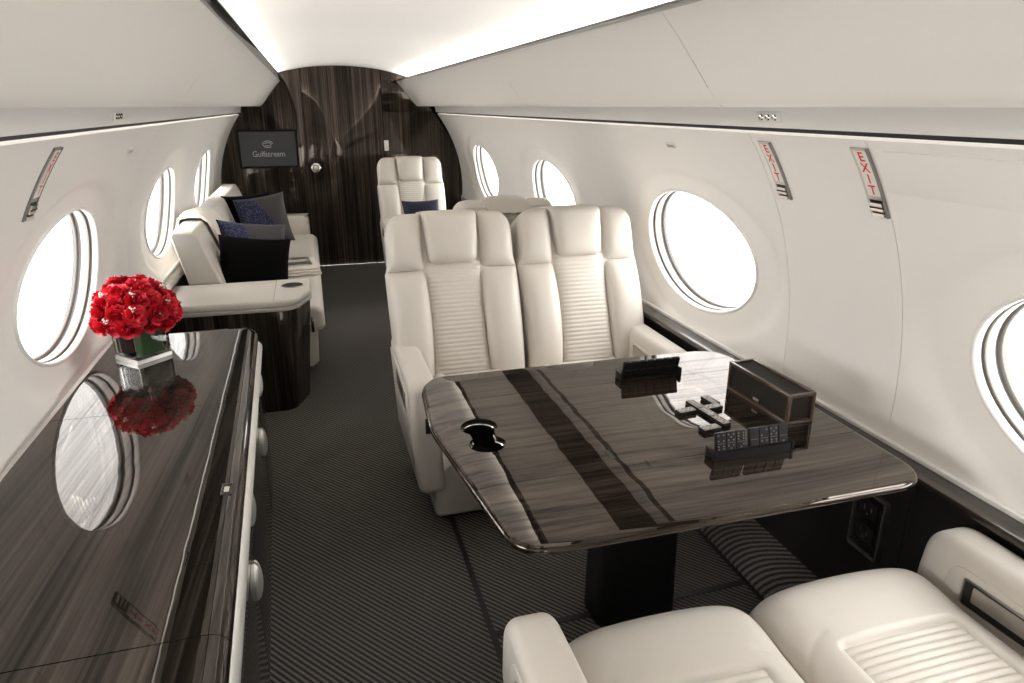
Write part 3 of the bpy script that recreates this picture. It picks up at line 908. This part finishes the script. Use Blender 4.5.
# ------------------------------------------------------------------ dominoes
def make_domino(pips):
    t = thing('domino', 'domino', 'domino')
    bm = B(); rbox(bm, (-.0136, -.0276, 0), (.0136, .0276, .0112), .002, 2); obj('body', bm, M['domino'], t)
    bm = B(); rbox(bm, (-.0120, -.0260, .0107), (.0120, .0260, .0115), .0003, 1); f = obj('face', bm, M['domino_face'] if pips[2] else M['domino'], t)
    bm = B()
    pos = {0: [], 1: [(0, 0)], 2: [(-1, -1), (1, 1)], 3: [(-1, -1), (0, 0), (1, 1)], 4: [(-1, -1), (1, -1), (-1, 1), (1, 1)], 5: [(-1, -1), (1, -1), (-1, 1), (1, 1), (0, 0)], 6: [(-1, -1), (1, -1), (-1, 1), (1, 1), (-1, 0), (1, 0)]}
    for h, sgn in ((pips[0], -1), (pips[1], 1)):
        for a, b in pos[h]:
            lathe(bm, [(.0026, .0113), (.0024, .0118), (0, .0119)], 8, Matrix.Translation((a * .0070, sgn * .0138 + b * .0070, 0)))
    rbox(bm, (-.010, -.0006, .0113), (.010, .0006, .0118), 0)
    obj('pips', bm, M['domino'] if pips[2] else M['pip'], f, 0)
    return t
kinds = [(6, 4, 0), (5, 5, 0), (3, 6, 0), (0, 0, 0), (4, 2, 0), (6, 5, 0), (1, 0, 0)]
def rack(name, label, x0, x1, y, z, faces_cam, spots, names, group):
    r = thing('domino_rack', label, 'domino rack', ((x0 + x1) / 2, y, z))
    w = (x1 - x0) / 2
    bm = B()
    pts = [(-.020, 0), (.020, 0), (.020, .010), (.009, .010), (.006, .006), (-.004, .006), (-.008, .022), (-.020, .022)] if faces_cam else [(-.020, 0), (.020, 0), (.020, .022), (.008, .022), (.004, .006), (-.006, .006), (-.009, .010), (-.020, .010)]
    prism(bm, pts, -w, w, YZ, .001, 1)
    obj('tray', bm, M['domino'], r)
    for s in (-1, 1):
        bm = B(); rbox(bm, (s * w - .004, -.022, 0), (s * w + .004, .022, .025), .002, 2); obj('end_cap', bm, M['domino'], r)
    for i, (x, nm) in enumerate(zip(spots, names)):
        d = make_domino(kinds[i % 7]) if faces_cam else make_domino((0, 0, 0))
        d['label'] = nm; d['group'] = group
        # long side upright, leaning back in the tray; face towards the camera or away from it
        if faces_cam: d.location = (x, y + .004, z + .036); d.rotation_euler = (math.radians(76), 0, 0)
        else: d.location = (x, y - .004, z + .036); d.rotation_euler = (math.radians(104), 0, 0)
ordn = ['first', 'second', 'third', 'fourth', 'fifth', 'sixth', 'seventh']
nx_ = [.8985 + .0276 * k for k in range(3)] + [.9915 + .0276 * k for k in range(4)]
rack('near', 'black domino rack nearer the camera, holding tiles in groups of three and four', .8775, 1.095, 1.2966, TZ, True, nx_, ['%s upright domino from the left in the near rack' % o for o in ordn], 'dominoes in the near rack')
fx_ = [.8938 + .0276 * k for k in range(7)]
rack('far', 'black domino rack at the far edge of the table, full of tiles', .8746, 1.078, 1.827, TZ, False, fx_, ['%s upright domino from the left in the far rack' % o for o in ordn], 'dominoes in the far rack')
LA = Vector((.115, -.993)); LB = Vector((.993, .115)); LS = Vector((.978, 1.5996))
lin = lambda k: tuple(LS + LB * .014 + LA * (.028 + .0562 * k))
flat = [((.949, 1.543), 96, 'face-up domino lying crosswise at the left of the cross', (5, 4, 1)),
        (lin(0), 6.6, 'face-up domino at the far end of the long domino line', (6, 6, 1)),
        (lin(1), 6.6, 'face-up domino in the middle of the long domino line', (4, 6, 1)),
        (lin(2), 6.6, 'face-up domino toward the near end of the long line', (3, 5, 1)),
        ((1.0343, 1.5464), 96.6, 'face-up domino lying crosswise at the right of the cross', (2, 5, 1)),
        ((1.054, 1.590), 6.6, 'face-up domino set off at the far right of the cross', (6, 3, 1)),
        ((.9557, 1.4285), 96.6, 'face-up domino crosswise at the near end of the line', (2, 4, 1))]
for (x, y), rz, lb, pp in flat:
    d = make_domino(pp); d['label'] = lb; d['group'] = 'dominoes lying on the table'
    d.location = (x, y, TZ + .0005); d.rotation_euler = (0, 0, math.radians(rz))

# ------------------------------------------------------------------ box on the table
bx = thing('wooden_box', 'long dark wooden box with woven panels on the table by the wall', 'box', (1.210, 1.539, TZ))
bx.rotation_euler = (0, 0, math.radians(1.5))
bw, bl, bh = .0385, .1325, .0865
bm = B(); rbox(bm, (-bw + .003, -bl + .003, .0), (bw - .003, bl - .003, bh - .006), .002, 1); obj('body', bm, M['grille'], bx)
bm = B()
for sx in (-1, 1):
    for sy in (-1, 1):
        rbox(bm, (sx * bw - .005, sy * bl - .005, 0), (sx * bw + .005, sy * bl + .005, bh), .002, 2)
for sx in (-1, 1):
    for z in (.004, bh - .005): rbox(bm, (sx * bw - .005, -bl, z - .005), (sx * bw + .005, bl, z + .005), .002, 2)
for sy in (-1, 1):
    for z in (.004, bh - .005): rbox(bm, (-bw, sy * bl - .005, z - .005), (bw, sy * bl + .005, z + .005), .002, 2)
obj('frame', bm, wood('walnut', 'y', [(.3, (.03, .017, .010)), (.6, (.075, .045, .028)), (.8, (.11, .068, .044))], 120, 4, coat=.5, coat_rough=.1), bx)
bm = B(); rbox(bm, (-bw - .0048, -.012, .014), (-bw - .001, .012, .022), .001, 1); obj('name_plate', bm, M['nickel'], bx)

# ------------------------------------------------------------------ power outlet under the ledge
ol = thing('power_outlet', 'chrome framed black power outlet panel on dark wall under the ledge', 'outlet', (CX + 1.116, 1.335, .42))
FR = lambda u, v, w: (-w, u, v)
bm = B(); rbox(bm, (-.012, -.052, -.092), (.0, .052, .092), .006, 2); obj('face_plate', bm, M['black_gloss'], ol)
bm = B(); frame_ring(bm, .056, .097, .007, 0, .016, FR, .010); obj('frame', bm, M['nickel'], ol)
for z in (.045, -.03):
    bm = B(); rbox(bm, (-.017, -.032, z - .026), (-.011, .032, z + .026), .006, 2); s_ = obj('socket', bm, M['panel'], ol)
    bm = B()
    for q in (-.012, .012): rbox(bm, (-.0185, q - .002, z - .004), (-.0165, q + .002, z + .012), .0005, 1)
    lathe(bm, [(.004, 0), (.004, .001), (0, .001)], 10, Matrix.Translation((-.017, 0, z - .012)) @ Matrix.Rotation(-PI / 2, 4, 'Y'))
    obj('contact', bm, M['nickel'], s_)

# ------------------------------------------------------------------ credenza on the left
CT = .68
def cfx(y): return -.175 - .034 * y       # front edge line of the credenza
cr = thing('credenza', 'long dark glossy veneer credenza along the left wall', 'cabinet', (-.55, 1.4, 0))
def cloc(o):
    for v in o.data.vertices: v.co -= Vector((-.55, 1.4, 0))
    return o
CY0, CY1 = .30, 2.92
XW = -.802
def czprof(y, yend):
    """top board section from wall to rounded front edge: (x offset from the front, z)"""
    return [(.0, .640), (.002, .652), (-.001, .660), (-.006, .667), (-.014, .6735), (-.026, .678), (-.042, .680)]
def cboard(y0, y1, endr=0, x_in=None):
    bm = B(); rows = []
    ny = 24
    for j in range(ny + 1):
        y = y0 + (y1 - y0) * (j / ny)
        if endr: y = y0 + (y1 - y0) * math.sin(j / ny * PI / 2)
        sh = 0
        if endr and y > y1 - endr:
            q = (y - (y1 - endr)) / endr; sh = endr * (1 - math.sqrt(max(0, 1 - q * q)))
        f = cfx(y) - sh
        xs = [(f + dx, z) for dx, z in czprof(y, y1)]
        row = [(f - .02, .640)] + xs + [(f - .06 + (XW + .002 - f + .06) * k / 8, .68) for k in range(1, 9)] + [(XW + .002, .640)]
        # rounded far rim
        if endr and y > y1 - .02:
            d = y1 - y; drop = .018 - math.sqrt(max(0, .02 ** 2 - (.02 - d) ** 2)) * .9
            row = [(x, z - max(0, drop) if z > .65 else z) for x, z in row]
        rows.append([bm.verts.new((x, y, z)) for x, z in row])
    n_ = len(rows[0])
    for r0, r1 in zip(rows, rows[1:]):
        for k in range(n_): bm.faces.new((r0[k], r0[(k + 1) % n_], r1[(k + 1) % n_], r1[k]))
    bm.faces.new(rows[0]); bm.faces.new(rows[-1])
    return bm
for nm, a, b, e in (('worktop', CY0, 1.0655, 0), ('lid', 1.0680, 2.108, 0), ('worktop', 2.1105, CY1, .06)):
    cloc(obj(nm, cboard(a, b, e), M['wood_y'], cr, 40))
# chrome strip under the rounded edge
bm = B(); rows = []
for j in range(33):
    y = CY0 + (CY1 - .008 - CY0) * j / 32
    sh = 0
    if y > CY1 - .06: q = (y - (CY1 - .06)) / .06; sh = .06 * (1 - math.sqrt(max(0, 1 - q * q)))
    f = cfx(y) - sh
    rows.append([bm.verts.new((f + dx, y, z)) for dx, z in ((-.03, .640), (.001, .640), (.013, .624), (.013, .606), (.005, .600), (-.03, .600))])
for r0, r1 in zip(rows, rows[1:]):
    for k in range(6): bm.faces.new((r0[k], r0[(k + 1) % 6], r1[(k + 1) % 6], r1[k]))
bm.faces.new(rows[0]); bm.faces.new(rows[-1])
cloc(obj('chrome_strip', bm, M['satin'], cr, 40))
bm = B()
prism(bm, fillet([(cfx(CY0) - .02, CY0), (cfx(CY1) - .02, CY1 - .02), (XW + .01, CY1 - .02), (XW + .01, CY0)], [.0, .05, 0, 0], 6), .045, .640, XY)
cloc(obj('carcass', bm, M['black_gloss'], cr))
bm = B(); prism(bm, [(cfx(CY0) - .05, CY0), (cfx(CY1) - .05, CY1 - .06), (XW + .01, CY1 - .06), (XW + .01, CY0)], 0, .046, XY); cloc(obj('plinth', bm, M['dark'], cr))
def front_panel(y0, y1, z0, z1, nm):
    bm = B()
    pts = fillet([(y0, z0), (y1, z0), (y1, z1), (y0, z1)], .006, 2)
    prism(bm, pts, 0, .016, lambda u, v, w: (cfx(u) - .021 + w, u, v), .003, 2)
    return cloc(obj(nm, bm, M['black_gloss'], cr))
def pull(parent, y, z, s):
    """half-moon chrome pull, flat side against the joint"""
    bm = B(); rows = []
    for k in range(15):
        a = -1 + 2 * k / 14
        w_ = math.sqrt(max(0, 1 - a * a)); row = []
        for q in range(8):
            t = q / 7
            row.append(bm.verts.new((cfx(y) - .006 + .017 * w_ * math.cos(t * PI / 2) + .0005, y + s * (.0035 + .030 * w_ * math.sin(t * PI / 2)), z + a * .056)))
        row.append(bm.verts.new((cfx(y) - .0065, y + s * .0035, z + a * .056)))
        rows.append(row)
    for r0, r1 in zip(rows, rows[1:]):
        for k in range(9): bm.faces.new((r0[k], r0[(k + 1) % 9], r1[(k + 1) % 9], r1[k]))
    bm.faces.new(rows[0]); bm.faces.new(rows[-1])
    cloc(obj('handle', bm, M['satin'], parent, 40))
for joints, z0, z1, zz, nm in (((.34, .80, 1.70, 2.60, 2.80), .468, .600, .545, 'drawer'), ((.34, .80, 1.62, 2.44, 2.80), .055, .465, .372, 'door')):
    for y0, y1 in zip(joints, joints[1:]):
        p = front_panel(y0 + .002, y1 - .002, z0, z1, nm)
        if y1 < 2.75: pull(p, y1 - .002, zz, -1)
        if y0 > .4: pull(p, y0 + .002, zz, 1)
bm = B(); frame_ring(bm, .013, .024, .004, 0, .0035, lambda u, v, w: (cfx(1.57) - .034 + u, 1.57 + v, .6790 + w), .002); lp = cloc(obj('latch_plate', bm, M['chrome'], cr))
bm = B(); rbox(bm, (cfx(1.57) - .042, 1.558, .677), (cfx(1.57) - .030, 1.582, .6805), .001, 1); cloc(obj('latch_button', bm, M['satin'], lp))

# ------------------------------------------------------------------ vase of roses
VX, VY, VZ = -.650, 2.635, CT + .0005
vs = thing('glass_vase', 'square clear glass vase of red roses on the credenza', 'vase', (VX, VY, VZ), PI / 4)
h = .068
bm = B()
o_ = fillet([(-h, -h), (h, -h), (h, h), (-h, h)], .008, 3); i_ = fillet([(-h + .006, -h + .006), (h - .006, -h + .006), (h - .006, h - .006), (-h + .006, h - .006)], .006, 3)
m_ = len(o_)
A = [bm.verts.new((*p, 0)) for p in o_]; A2 = [bm.verts.new((*p, .125)) for p in o_]; C = [bm.verts.new((*p, .125)) for p in i_]; D = [bm.verts.new((*p, .018)) for p in i_]
for X_, Y_ in ((A, A2), (A2, C), (C, D)):
    for k in range(m_): bm.faces.new((X_[k], X_[(k + 1) % m_], Y_[(k + 1) % m_], Y_[k]))
bm.faces.new(A); bm.faces.new(D)
obj('glass_body', bm, M['vase'], vs)
bm = B(); frame_ring(bm, h + .001, h + .001, .006, 0, .014, lambda u, v, w: (u, v, w), .008); obj('base_rim', bm, M['satin'], vs)
bm = B()
nl = 40
rows = []
for z in (.020, .035, .05, .065, .08, .10):
    rows.append([bm.verts.new((.012 + .044 * (1 + .05 * math.sin(5 * a + z * 60)) * max(-1, min(1, 1.35 * math.cos(a))), .052 * (1 + .05 * math.cos(7 * a)) * max(-1, min(1, 1.35 * math.sin(a))), z)) for a in [2 * PI * k / nl for k in range(nl)]])
for r0, r1 in zip(rows, rows[1:]):
    for k in range(nl): bm.faces.new((r0[k], r0[(k + 1) % nl], r1[(k + 1) % nl], r1[k]))
bm.faces.new(rows[0]); bm.faces.new(rows[-1])
obj('leaf_lining', bm, M['leaf'], vs)

def rose_bloom(bm, r, seed):
    rnd = random.Random(seed)
    for layer, (rad, tilt, cnt, hgt) in enumerate(((.20, .15, 3, .95), (.38, .30, 4, .92), (.60, .55, 5, .82), (.84, .85, 6, .66), (1.02, 1.15, 7, .46))):
        for k in range(cnt):
            a0 = 2 * PI * k / cnt + layer * .7 + rnd.uniform(-.15, .15)
            wd = 2 * PI / cnt * .72
            rr = rad * r * rnd.uniform(.93, 1.08); hh = hgt * r * rnd.uniform(.92, 1.08)
            rows = []
            for i in range(5):
                v = i / 4
                row = []
                for j in range(6):
                    q = j / 5 * 2 - 1
                    ang = a0 + q * wd
                    base = .12 * r
                    curl = rr * (base / rr + (1 - base / rr) * (v ** .7)) + tilt * .22 * r * max(0, v - .65) ** 1.2 * 2
                    z = -.35 * r + (hh + .35 * r) * v * (1 - .18 * q * q) - (.10 * r * tilt * max(0, v - .75) * 4)
                    rj = rnd.uniform(-.16, .16) * r * (v > .8)
                    row.append(bm.verts.new(((curl + rj) * math.cos(ang), (curl + rj) * math.sin(ang), z + rnd.uniform(-.12, .2) * r * (v > .8))))
                rows.append(row)
            for r0, r1 in zip(rows, rows[1:]):
                for j in range(5): bm.faces.new((r0[j], r0[j + 1], r1[j + 1], r1[j]))
def make_rose(m, seed):
    t = thing('rose', 'red rose in the vase', 'flower')
    bm = B(); rose_bloom(bm, .034, seed); obj('bloom', bm, m, t, 60)
    bm = B(); lathe(bm, [(.004, -.03), (.010, -.018), (.013, -.011), (.005, -.004)], 8)
    for k in range(5):
        a = 2 * PI * k / 5
        vsx = [bm.verts.new(p) for p in ((.008 * math.cos(a - .5), .008 * math.sin(a - .5), -.014), (.008 * math.cos(a + .5), .008 * math.sin(a + .5), -.014), (.026 * math.cos(a), .026 * math.sin(a), -.016))]
        bm.faces.new(vsx)
    tube(bm, [(0, 0, -.025), (0, 0, -.06)], .0028, 6)
    obj('stem', bm, M['leaf'], t)
    return t
protos = [make_rose(M['rose'], 1), make_rose(M['rose2'], 2), make_rose(M['rose'], 3), make_rose(M['rose2'], 4)]
FC = Vector((VX - .003, VY - .005, VZ + .178))
first = {}
cnt = 0
spots = []
for el, num, off in ((88, 1, 0), (62, 6, .3), (36, 10, .1), (10, 13, .25), (-14, 13, 0)):
    for k in range(num):
        az = 2 * PI * (k + off) / num
        spots.append((el + random.uniform(-5, 5), az + random.uniform(-.1, .1)))
for el, az in spots:
    e = math.radians(el)
    d = Vector((math.cos(e) * math.cos(az), math.cos(e) * math.sin(az), math.sin(e)))
    jr = random.uniform(.92, 1.12)
    pos = FC + Vector((d.x * .120, d.y * .120, d.z * .086)) * jr
    q = d.to_track_quat('Z', 'Y').to_euler()
    k = random.choice((0, 1, 2, 0))
    if pos.x < -.75: pos.x = -.75
    s = random.uniform(.85, 1.05)
    lb = 'red rose bloom in the round bouquet in the square glass vase'
    if k in first: dup(protos[k], pos, q, lb, 'red roses in the vase', (s,) * 3)
    else:
        first[k] = 1; r = protos[k]; r.location = pos; r.rotation_euler = q; r['label'] = lb; r['group'] = 'red roses in the vase'; r.scale = (s,) * 3
for k, p in enumerate(protos):
    if k not in first:
        for c in list(p.children): bpy.data.objects.remove(c)
        bpy.data.objects.remove(p)
sprig = None
for k in range(12):
    az = -2.6 + k * .36 + random.uniform(-.15, .15); e = math.radians((20, 45, 2)[k % 3])
    d = Vector((math.cos(e) * math.cos(az), math.cos(e) * math.sin(az), math.sin(e)))
    pos = FC + Vector((d.x * .148, d.y * .148, d.z * .115))
    q = d.to_track_quat('Z', 'Y').to_euler()
    if pos.x < -.765: pos.x = -.765
    if sprig is None:
        sprig = thing('flower_sprig', 'small pale bud sprig tucked among the red roses', 'flower', pos, group='pale bud sprigs in the bouquet'); sprig.rotation_euler = q
        bm = B()
        for (x, y, z) in ((0, 0, .006), (.007, .002, .0), (-.005, .006, .002), (.001, -.007, -.001)):
            lathe(bm, [(0, z - .005), (.0035, z - .003), (.0042, z), (.0025, z + .004), (0, z + .005)], 7, Matrix.Translation((x, y, 0)))
        obj('buds', bm, M['bud'], sprig)
        bm = B(); tube(bm, [(0, 0, 0), (0, 0, -.05)], .0013, 5); obj('stem', bm, M['leaf'], sprig)
    else: dup(sprig, pos, q)

# ------------------------------------------------------------------ sofa and its end cabinet
sb = thing('end_cabinet', 'dark veneer cabinet with ivory padded top at the near end of the sofa', 'cabinet', (-.45, 3.8, 0))
def sloc(o, c=(-.45, 3.8, 0)):
    for v in o.data.vertices: v.co -= Vector(c)
    return o
cab = fillet([(-.80, 3.575), (-.150, 3.555), (-.068, 3.76), (-.068, 4.02), (-.80, 4.02)], [.01, .10, .05, .02, .01], 6)
cabt = fillet([(-.80, 3.57), (-.145, 3.55), (-.060, 3.76), (-.060, 4.03), (-.80, 4.03)], [.01, .10, .05, .02, .01], 6)
bm = B()
prism(bm, cab, 0.0, .555, lambda u, v, w: (u - .05 * max(0, (.30 - w) / .3) * max(0, min(1, (u + .5) / .4)), v, w), .003, 2); sloc(obj('body', bm, M['wood_v'], sb))
bm = B(); prism(bm, [(x, y) for x, y in cabt], .555, .575, XY, .004, 2); sloc(obj('top_rail', bm, M['leather_dark'], sb))
bm = B(); prism(bm, [(x, y) for x, y in cabt], .572, .612, XY, .014, 4); pad = sloc(obj('top_pad', bm, M['leather'], sb))
bm = B(); lathe(bm, [(.058, .6125), (.060, .6150), (.055, .6155), (.053, .611)], 28, Matrix.Translation((-.155, 3.87, 0))); cuph = sloc(obj('cup_ring', bm, M['nickel'], sb))
bm = B(); lathe(bm, [(.0545, .6145), (.0, .6135)], 28, Matrix.Translation((-.155, 3.87, 0))); sloc(obj('cup_well', bm, M['dark'], cuph))
bm = B(); rbox(bm, (-.245, 3.563, .60), (-.2425, 4.02, .6132), .0005, 1); sloc(obj('pad_seam', bm, M['gasket'], pad))
bm = B(); rbox(bm, (-.078, 3.86, .33), (-.062, 3.95, .40), .006, 3); sloc(obj('door_latch', bm, M['black_gloss'], sb))

sf = thing('sofa', 'long ivory leather sofa along the left wall facing the aisle', 'sofa', (-.35, 5.2, 0))
sofl = lambda o: sloc(o, (-.35, 5.2, 0))
SY0, SY1 = 4.035, 6.55
bm = B()
prism(bm, fillet([(-.62, .05), (-.09, .05), (-.055, .08), (-.045, .29), (-.62, .29)], [.01, .02, .02, .02, .01], 4), SY0 + .03, SY1 + .18, XZ, .01, 3); sofl(obj('base', bm, M['leather'], sf, 50))
for k in range(2):
    a = SY0 + (SY1 - SY0) * k / 2 + .003; b = SY0 + (SY1 - SY0) * (k + 1) / 2 - .003
    bm = B()
    prism(bm, fillet([(-.60, .28), (-.02, .28), (.0, .31), (.0, .40), (-.04, .44), (-.60, .425)], [.02, .04, .04, .06, .08, .03], 6), a, b, XZ, .03, 4)
    c = sofl(obj('seat_cushion', bm, M['leather'], sf, 50))
# backrest: three leaning slabs, grey fabric on the exposed end
def back_slab(y0, y1, nm):
    bm = B()
    prism(bm, fillet([(-.66, .36), (-.45, .36), (-.545, .633), (-.625, .865), (-.648, .905), (-.750, .908), (-.768, .885), (-.715, .64)], [.02, .04, .05, .03, .022, .02, .02, .05], 6), y0, y1, XZ, .014, 4)
    return sofl(obj(nm, bm, M['leather'], sf, 50))
s1 = back_slab(SY0, 4.86, 'backrest'); back_slab(4.865, 5.70, 'backrest'); back_slab(5.705, SY1, 'backrest')
bm = B(); prism(bm, fillet([(-.652, .375), (-.462, .375), (-.555, .633), (-.634, .860), (-.653, .892), (-.745, .895), (-.756, .88), (-.705, .64)], .015, 4), SY0 - .0025, SY0 + .004, XZ); sofl(obj('end_panel', bm, M['leather_dark'], s1))
# far arm
bm = B(); prism(bm, fillet([(-.60, .05), (-.06, .05), (-.06, .56), (-.09, .60), (-.60, .60)], [.01, .03, .05, .05, .03], 6), SY1 + .004, SY1 + .21, XZ, .025, 4); sofl(obj('armrest', bm, M['leather'], sf, 50))
bm = B(); tube(bm, [(-.16 + .10 * math.cos(a), SY1 + .1, .604 + .0 * a) for a in [2 * PI * k / 20 for k in range(20)]], .008, 6, True); sofl(obj('arm_rail', bm, M['nickel'], sf))

# throw draped over the joint of the backrest
th = B()
path = [(-.722, .60), (-.768, .78), (-.785, .87), (-.772, .915), (-.72, .925), (-.655, .922), (-.618, .893), (-.590, .82), (-.543, .68), (-.490, .53), (-.462, .464), (-.40, .456)]
rows = []
for k, (x, z) in enumerate(path):
    rows.append([(x + .004 * math.sin(j * 1.7 + k * .4), 4.40 + .36 * j / 14 + .010 * math.sin(k * .9), z + .004 * math.cos(j * 1.3)) for j in range(15)])
up = [[th.verts.new(p) for p in r] for r in rows]
nrm = []
for k in range(len(path)):
    p0, p1 = path[max(0, k - 1)], path[min(len(path) - 1, k + 1)]
    t_ = Vector((p1[0] - p0[0], p1[1] - p0[1])).normalized(); nrm.append(Vector((-t_.y, t_.x)))
ut = [[th.verts.new((p[0] + nrm[k].x * .016, p[1], p[2] + nrm[k].y * .016)) for p in r] for k, r in enumerate(rows)]
for k in range(len(path) - 1):
    for j in range(14):
        th.faces.new((up[k][j], up[k][j + 1], up[k + 1][j + 1], up[k + 1][j])); th.faces.new((ut[k][j], ut[k][j + 1], ut[k + 1][j + 1], ut[k + 1][j]))
    for j in (0, 14): th.faces.new((up[k][j], up[k + 1][j], ut[k + 1][j], ut[k][j]))
for k in (0, len(path) - 1):
    for j in range(14): th.faces.new((up[k][j], up[k][j + 1], ut[k][j + 1], ut[k][j]))
tag(obj('throw_blanket', th, M['throw'], None, 60), 'beige throw blanket draped over the sofa backrest', 'blanket')

def scatter_cushion(name, label, loc, rot, m, s=.21, t=.075):
    bm = B(); n_ = 22
    for sg in (-1, 1):
        def f(a, b):
            x = (2 * a - 1); y = (2 * b - 1)
            k = 1 - .07 * (1 - max(abs(x), abs(y)) ** 4) * 0
            pin = 1 - .075 * (1 - abs(y) ** 2.2) * abs(x) ** 3; piny = 1 - .075 * (1 - abs(x) ** 2.2) * abs(y) ** 3
            z = t * (max(0, 1 - x ** 4) * max(0, 1 - y ** 4)) ** .55
            return (x * s * pin, y * s * piny, sg * z + .006 * math.sin(3 * x + 2 * y) * (1 - x * x) * (1 - y * y))
        grid(bm, n_, n_, f)
    bmesh.ops.remove_doubles(bm, verts=bm.verts[:], dist=1e-5)
    o = obj(name, bm, m, None, 180)
    o.location = loc; o.rotation_euler = rot
    return tag(o, label, 'cushion', 'cushions on the sofa')
def crot(lean, yaw, roll=0):
    """cushion face turned to +x (aisle) and the camera, leaning back"""
    return (Matrix.Rotation(yaw, 3, 'Z') @ Matrix.Rotation(PI / 2 - lean, 3, 'X') @ Matrix.Rotation(roll, 3, 'Z')).to_euler()
scatter_cushion('cushion', 'plain black velvet cushion lying in front at the near end of the sofa', (-.375, 4.25, .630), crot(.48, .14, -.15), M['black_fabric'], .205, .075)
scatter_cushion('cushion', 'blue and grey patterned cushion just behind the black velvet one', (-.405, 4.54, .665), crot(.40, .20, -.15), M['two_tone'], .21, .07)
scatter_cushion('cushion', 'blue and grey cushion standing upright at the middle of the sofa', (-.365, 5.40, .745), crot(.20, .30, .10), M['two_tone'], .185, .07)
scatter_cushion('cushion', 'black cushion mostly hidden behind the upright blue and grey one', (-.47, 5.60, .735), crot(.25, .45, .02), M['black_fabric'], .19, .07)

# folded throw with a magazine on the seat
bm = B()
for k in range(3): rbox(bm, (-.155 + .006 * k, -.20 + .01 * k, .016 * k), (.155 - .005 * k, .20, .016 * k + .016), .007, 3)
fb = obj('folded_blanket', bm, M['throw']); fb.location = (-.165, 5.02, .441); fb.rotation_euler = (0, 0, .10)
tag(fb, 'folded beige blanket lying on the sofa seat under a magazine', 'blanket')
mg = thing('magazine', 'pale magazine lying on the folded blanket on the sofa', 'magazine', (-.165, 5.06, .4895), .12)
bm = B(); rbox(bm, (-.10, -.13, 0), (.10, .13, .006), .002, 2); obj('pages', bm, M['paper'], mg)
bm = B(); rbox(bm, (-.101, -.131, .0055), (.101, .131, .0075), .001, 1); cv = obj('cover', bm, M['nickel'], mg)
bm = B(); rbox(bm, (-.08, -.02, .0072), (.08, .06, .0082), 0); obj('cover_picture', bm, M['paper'], cv)

# silver dish and cutlery-like seat fittings on the left ledge
dsh = thing('silver_dish', 'small silver dish on the left ledge behind the sofa end', 'dish', (-.778, 3.44, .6505))
bm = B(); lathe(bm, [(0, 0), (.022, 0), (.026, .006), (.034, .024), (.036, .030), (.033, .029), (.024, .010), (0, .007)], 24); obj('bowl', bm, M['chrome'], dsh)
bm = B(); tube(bm, [(.034 * math.cos(a), .034 * math.sin(a), .030) for a in [2 * PI * k / 24 for k in range(24)]], .002, 6, True); obj('rim', bm, M['nickel'], dsh)

# navy cushion on the far armchair
nv = scatter_cushion('cushion', 'navy cushion lying on the seat of the far armchair', (.87, 5.80, .650), (1.15, 0, .06), M['navy'], .16, .055)
del nv['group']

# ------------------------------------------------------------------ light
def area(name, loc, rot, sx, sy, power, col=(1, 1, 1), shape='RECTANGLE', spread=PI):
    l = bpy.data.lights.new(name, 'AREA'); l.shape = shape; l.size = sx; l.size_y = sy; l.energy = power; l.color = col; l.spread = spread
    o = bpy.data.objects.new(name, l); COL.objects.link(o); o.location = loc; o.rotation_euler = rot
    return o
WARM = (1, .955, .90)
# LED strips hidden in the two ceiling coves, shining up and inwards
for side in (1, -1):
    area('cove_strip', (CX + side * .68, 3.65, 1.772), (PI, -side * 1.2, 0), .03, 6.9, 16, WARM, spread=math.radians(125))
# faint wash strips in the gap between the bin rail and the wall panel, shining down the wall
for side in (1, -1):
    area('wash_strip', (CX + side * .930, (YF + YB) / 2, 1.516), (0, 0, 0), .014, YB - YF - .1, .7, WARM)
# added fill light behind the camera, facing aft to lift walls and bins
area('forward_fill', (CX, YF + .08, 1.25), (PI / 2, 0, 0), 1.3, 1.0, 10, WARM)
# daylight comes from the sky through the windows; portals only guide the sampling
for side in (1, -1):
    for yc in BAYS[side]:
        p = wp(side, yc, WC, .125)
        o = area('window_daylight', p, (0, 0, 0), WB * 2.1, WA * 2.1, 1)
        o.rotation_euler = (Vector((CX, yc, CZ)) - p).to_track_quat('-Z', 'Y').to_euler()
        o.data.cycles.is_portal = True
w = bpy.data.worlds.new('sky'); sc.world = w; w.use_nodes = True
nt = w.node_tree; bg = nt.nodes['Background']
tc = nt.nodes.new('ShaderNodeTexCoord'); sp = nt.nodes.new('ShaderNodeSeparateXYZ'); nt.links.new(tc.outputs['Generated'], sp.inputs[0])
mr = nt.nodes.new('ShaderNodeMapRange'); mr.inputs[1].default_value = -1; mr.inputs[2].default_value = 1; mr.inputs[3].default_value = 6.5; mr.inputs[4].default_value = 6.5
nt.links.new(sp.outputs['X'], mr.inputs[0]); nt.links.new(mr.outputs[0], bg.inputs[1])
bg.inputs[0].default_value = (1, .985, .965, 1)

# ------------------------------------------------------------------ camera
F = 683.; th_ = math.atan(235.5 / F); yaw = math.atan(207 / math.hypot(F, 235.5))
cam = bpy.data.cameras.new('camera'); cam.sensor_width = 36; cam.lens = 36 * F / 1024; cam.clip_start = .02
co = bpy.data.objects.new('camera', cam); COL.objects.link(co)
co.location = (0, 0, 1.55); co.rotation_euler = (PI / 2 - th_, 0, -yaw)
sc.camera = co
sc.view_settings.view_transform = 'Standard'; sc.view_settings.look = 'None'; sc.view_settings.gamma = 1; sc.view_settings.exposure = 1.02
sc.view_settings.use_curve_mapping = False
sc.cycles.use_denoising = True
sc.cycles.max_bounces = 10; sc.cycles.diffuse_bounces = 6; sc.cycles.transparent_max_bounces = 16
sc.cycles.sample_clamp_indirect = 6
sc.cycles.caustics_reflective = False; sc.cycles.caustics_refractive = False
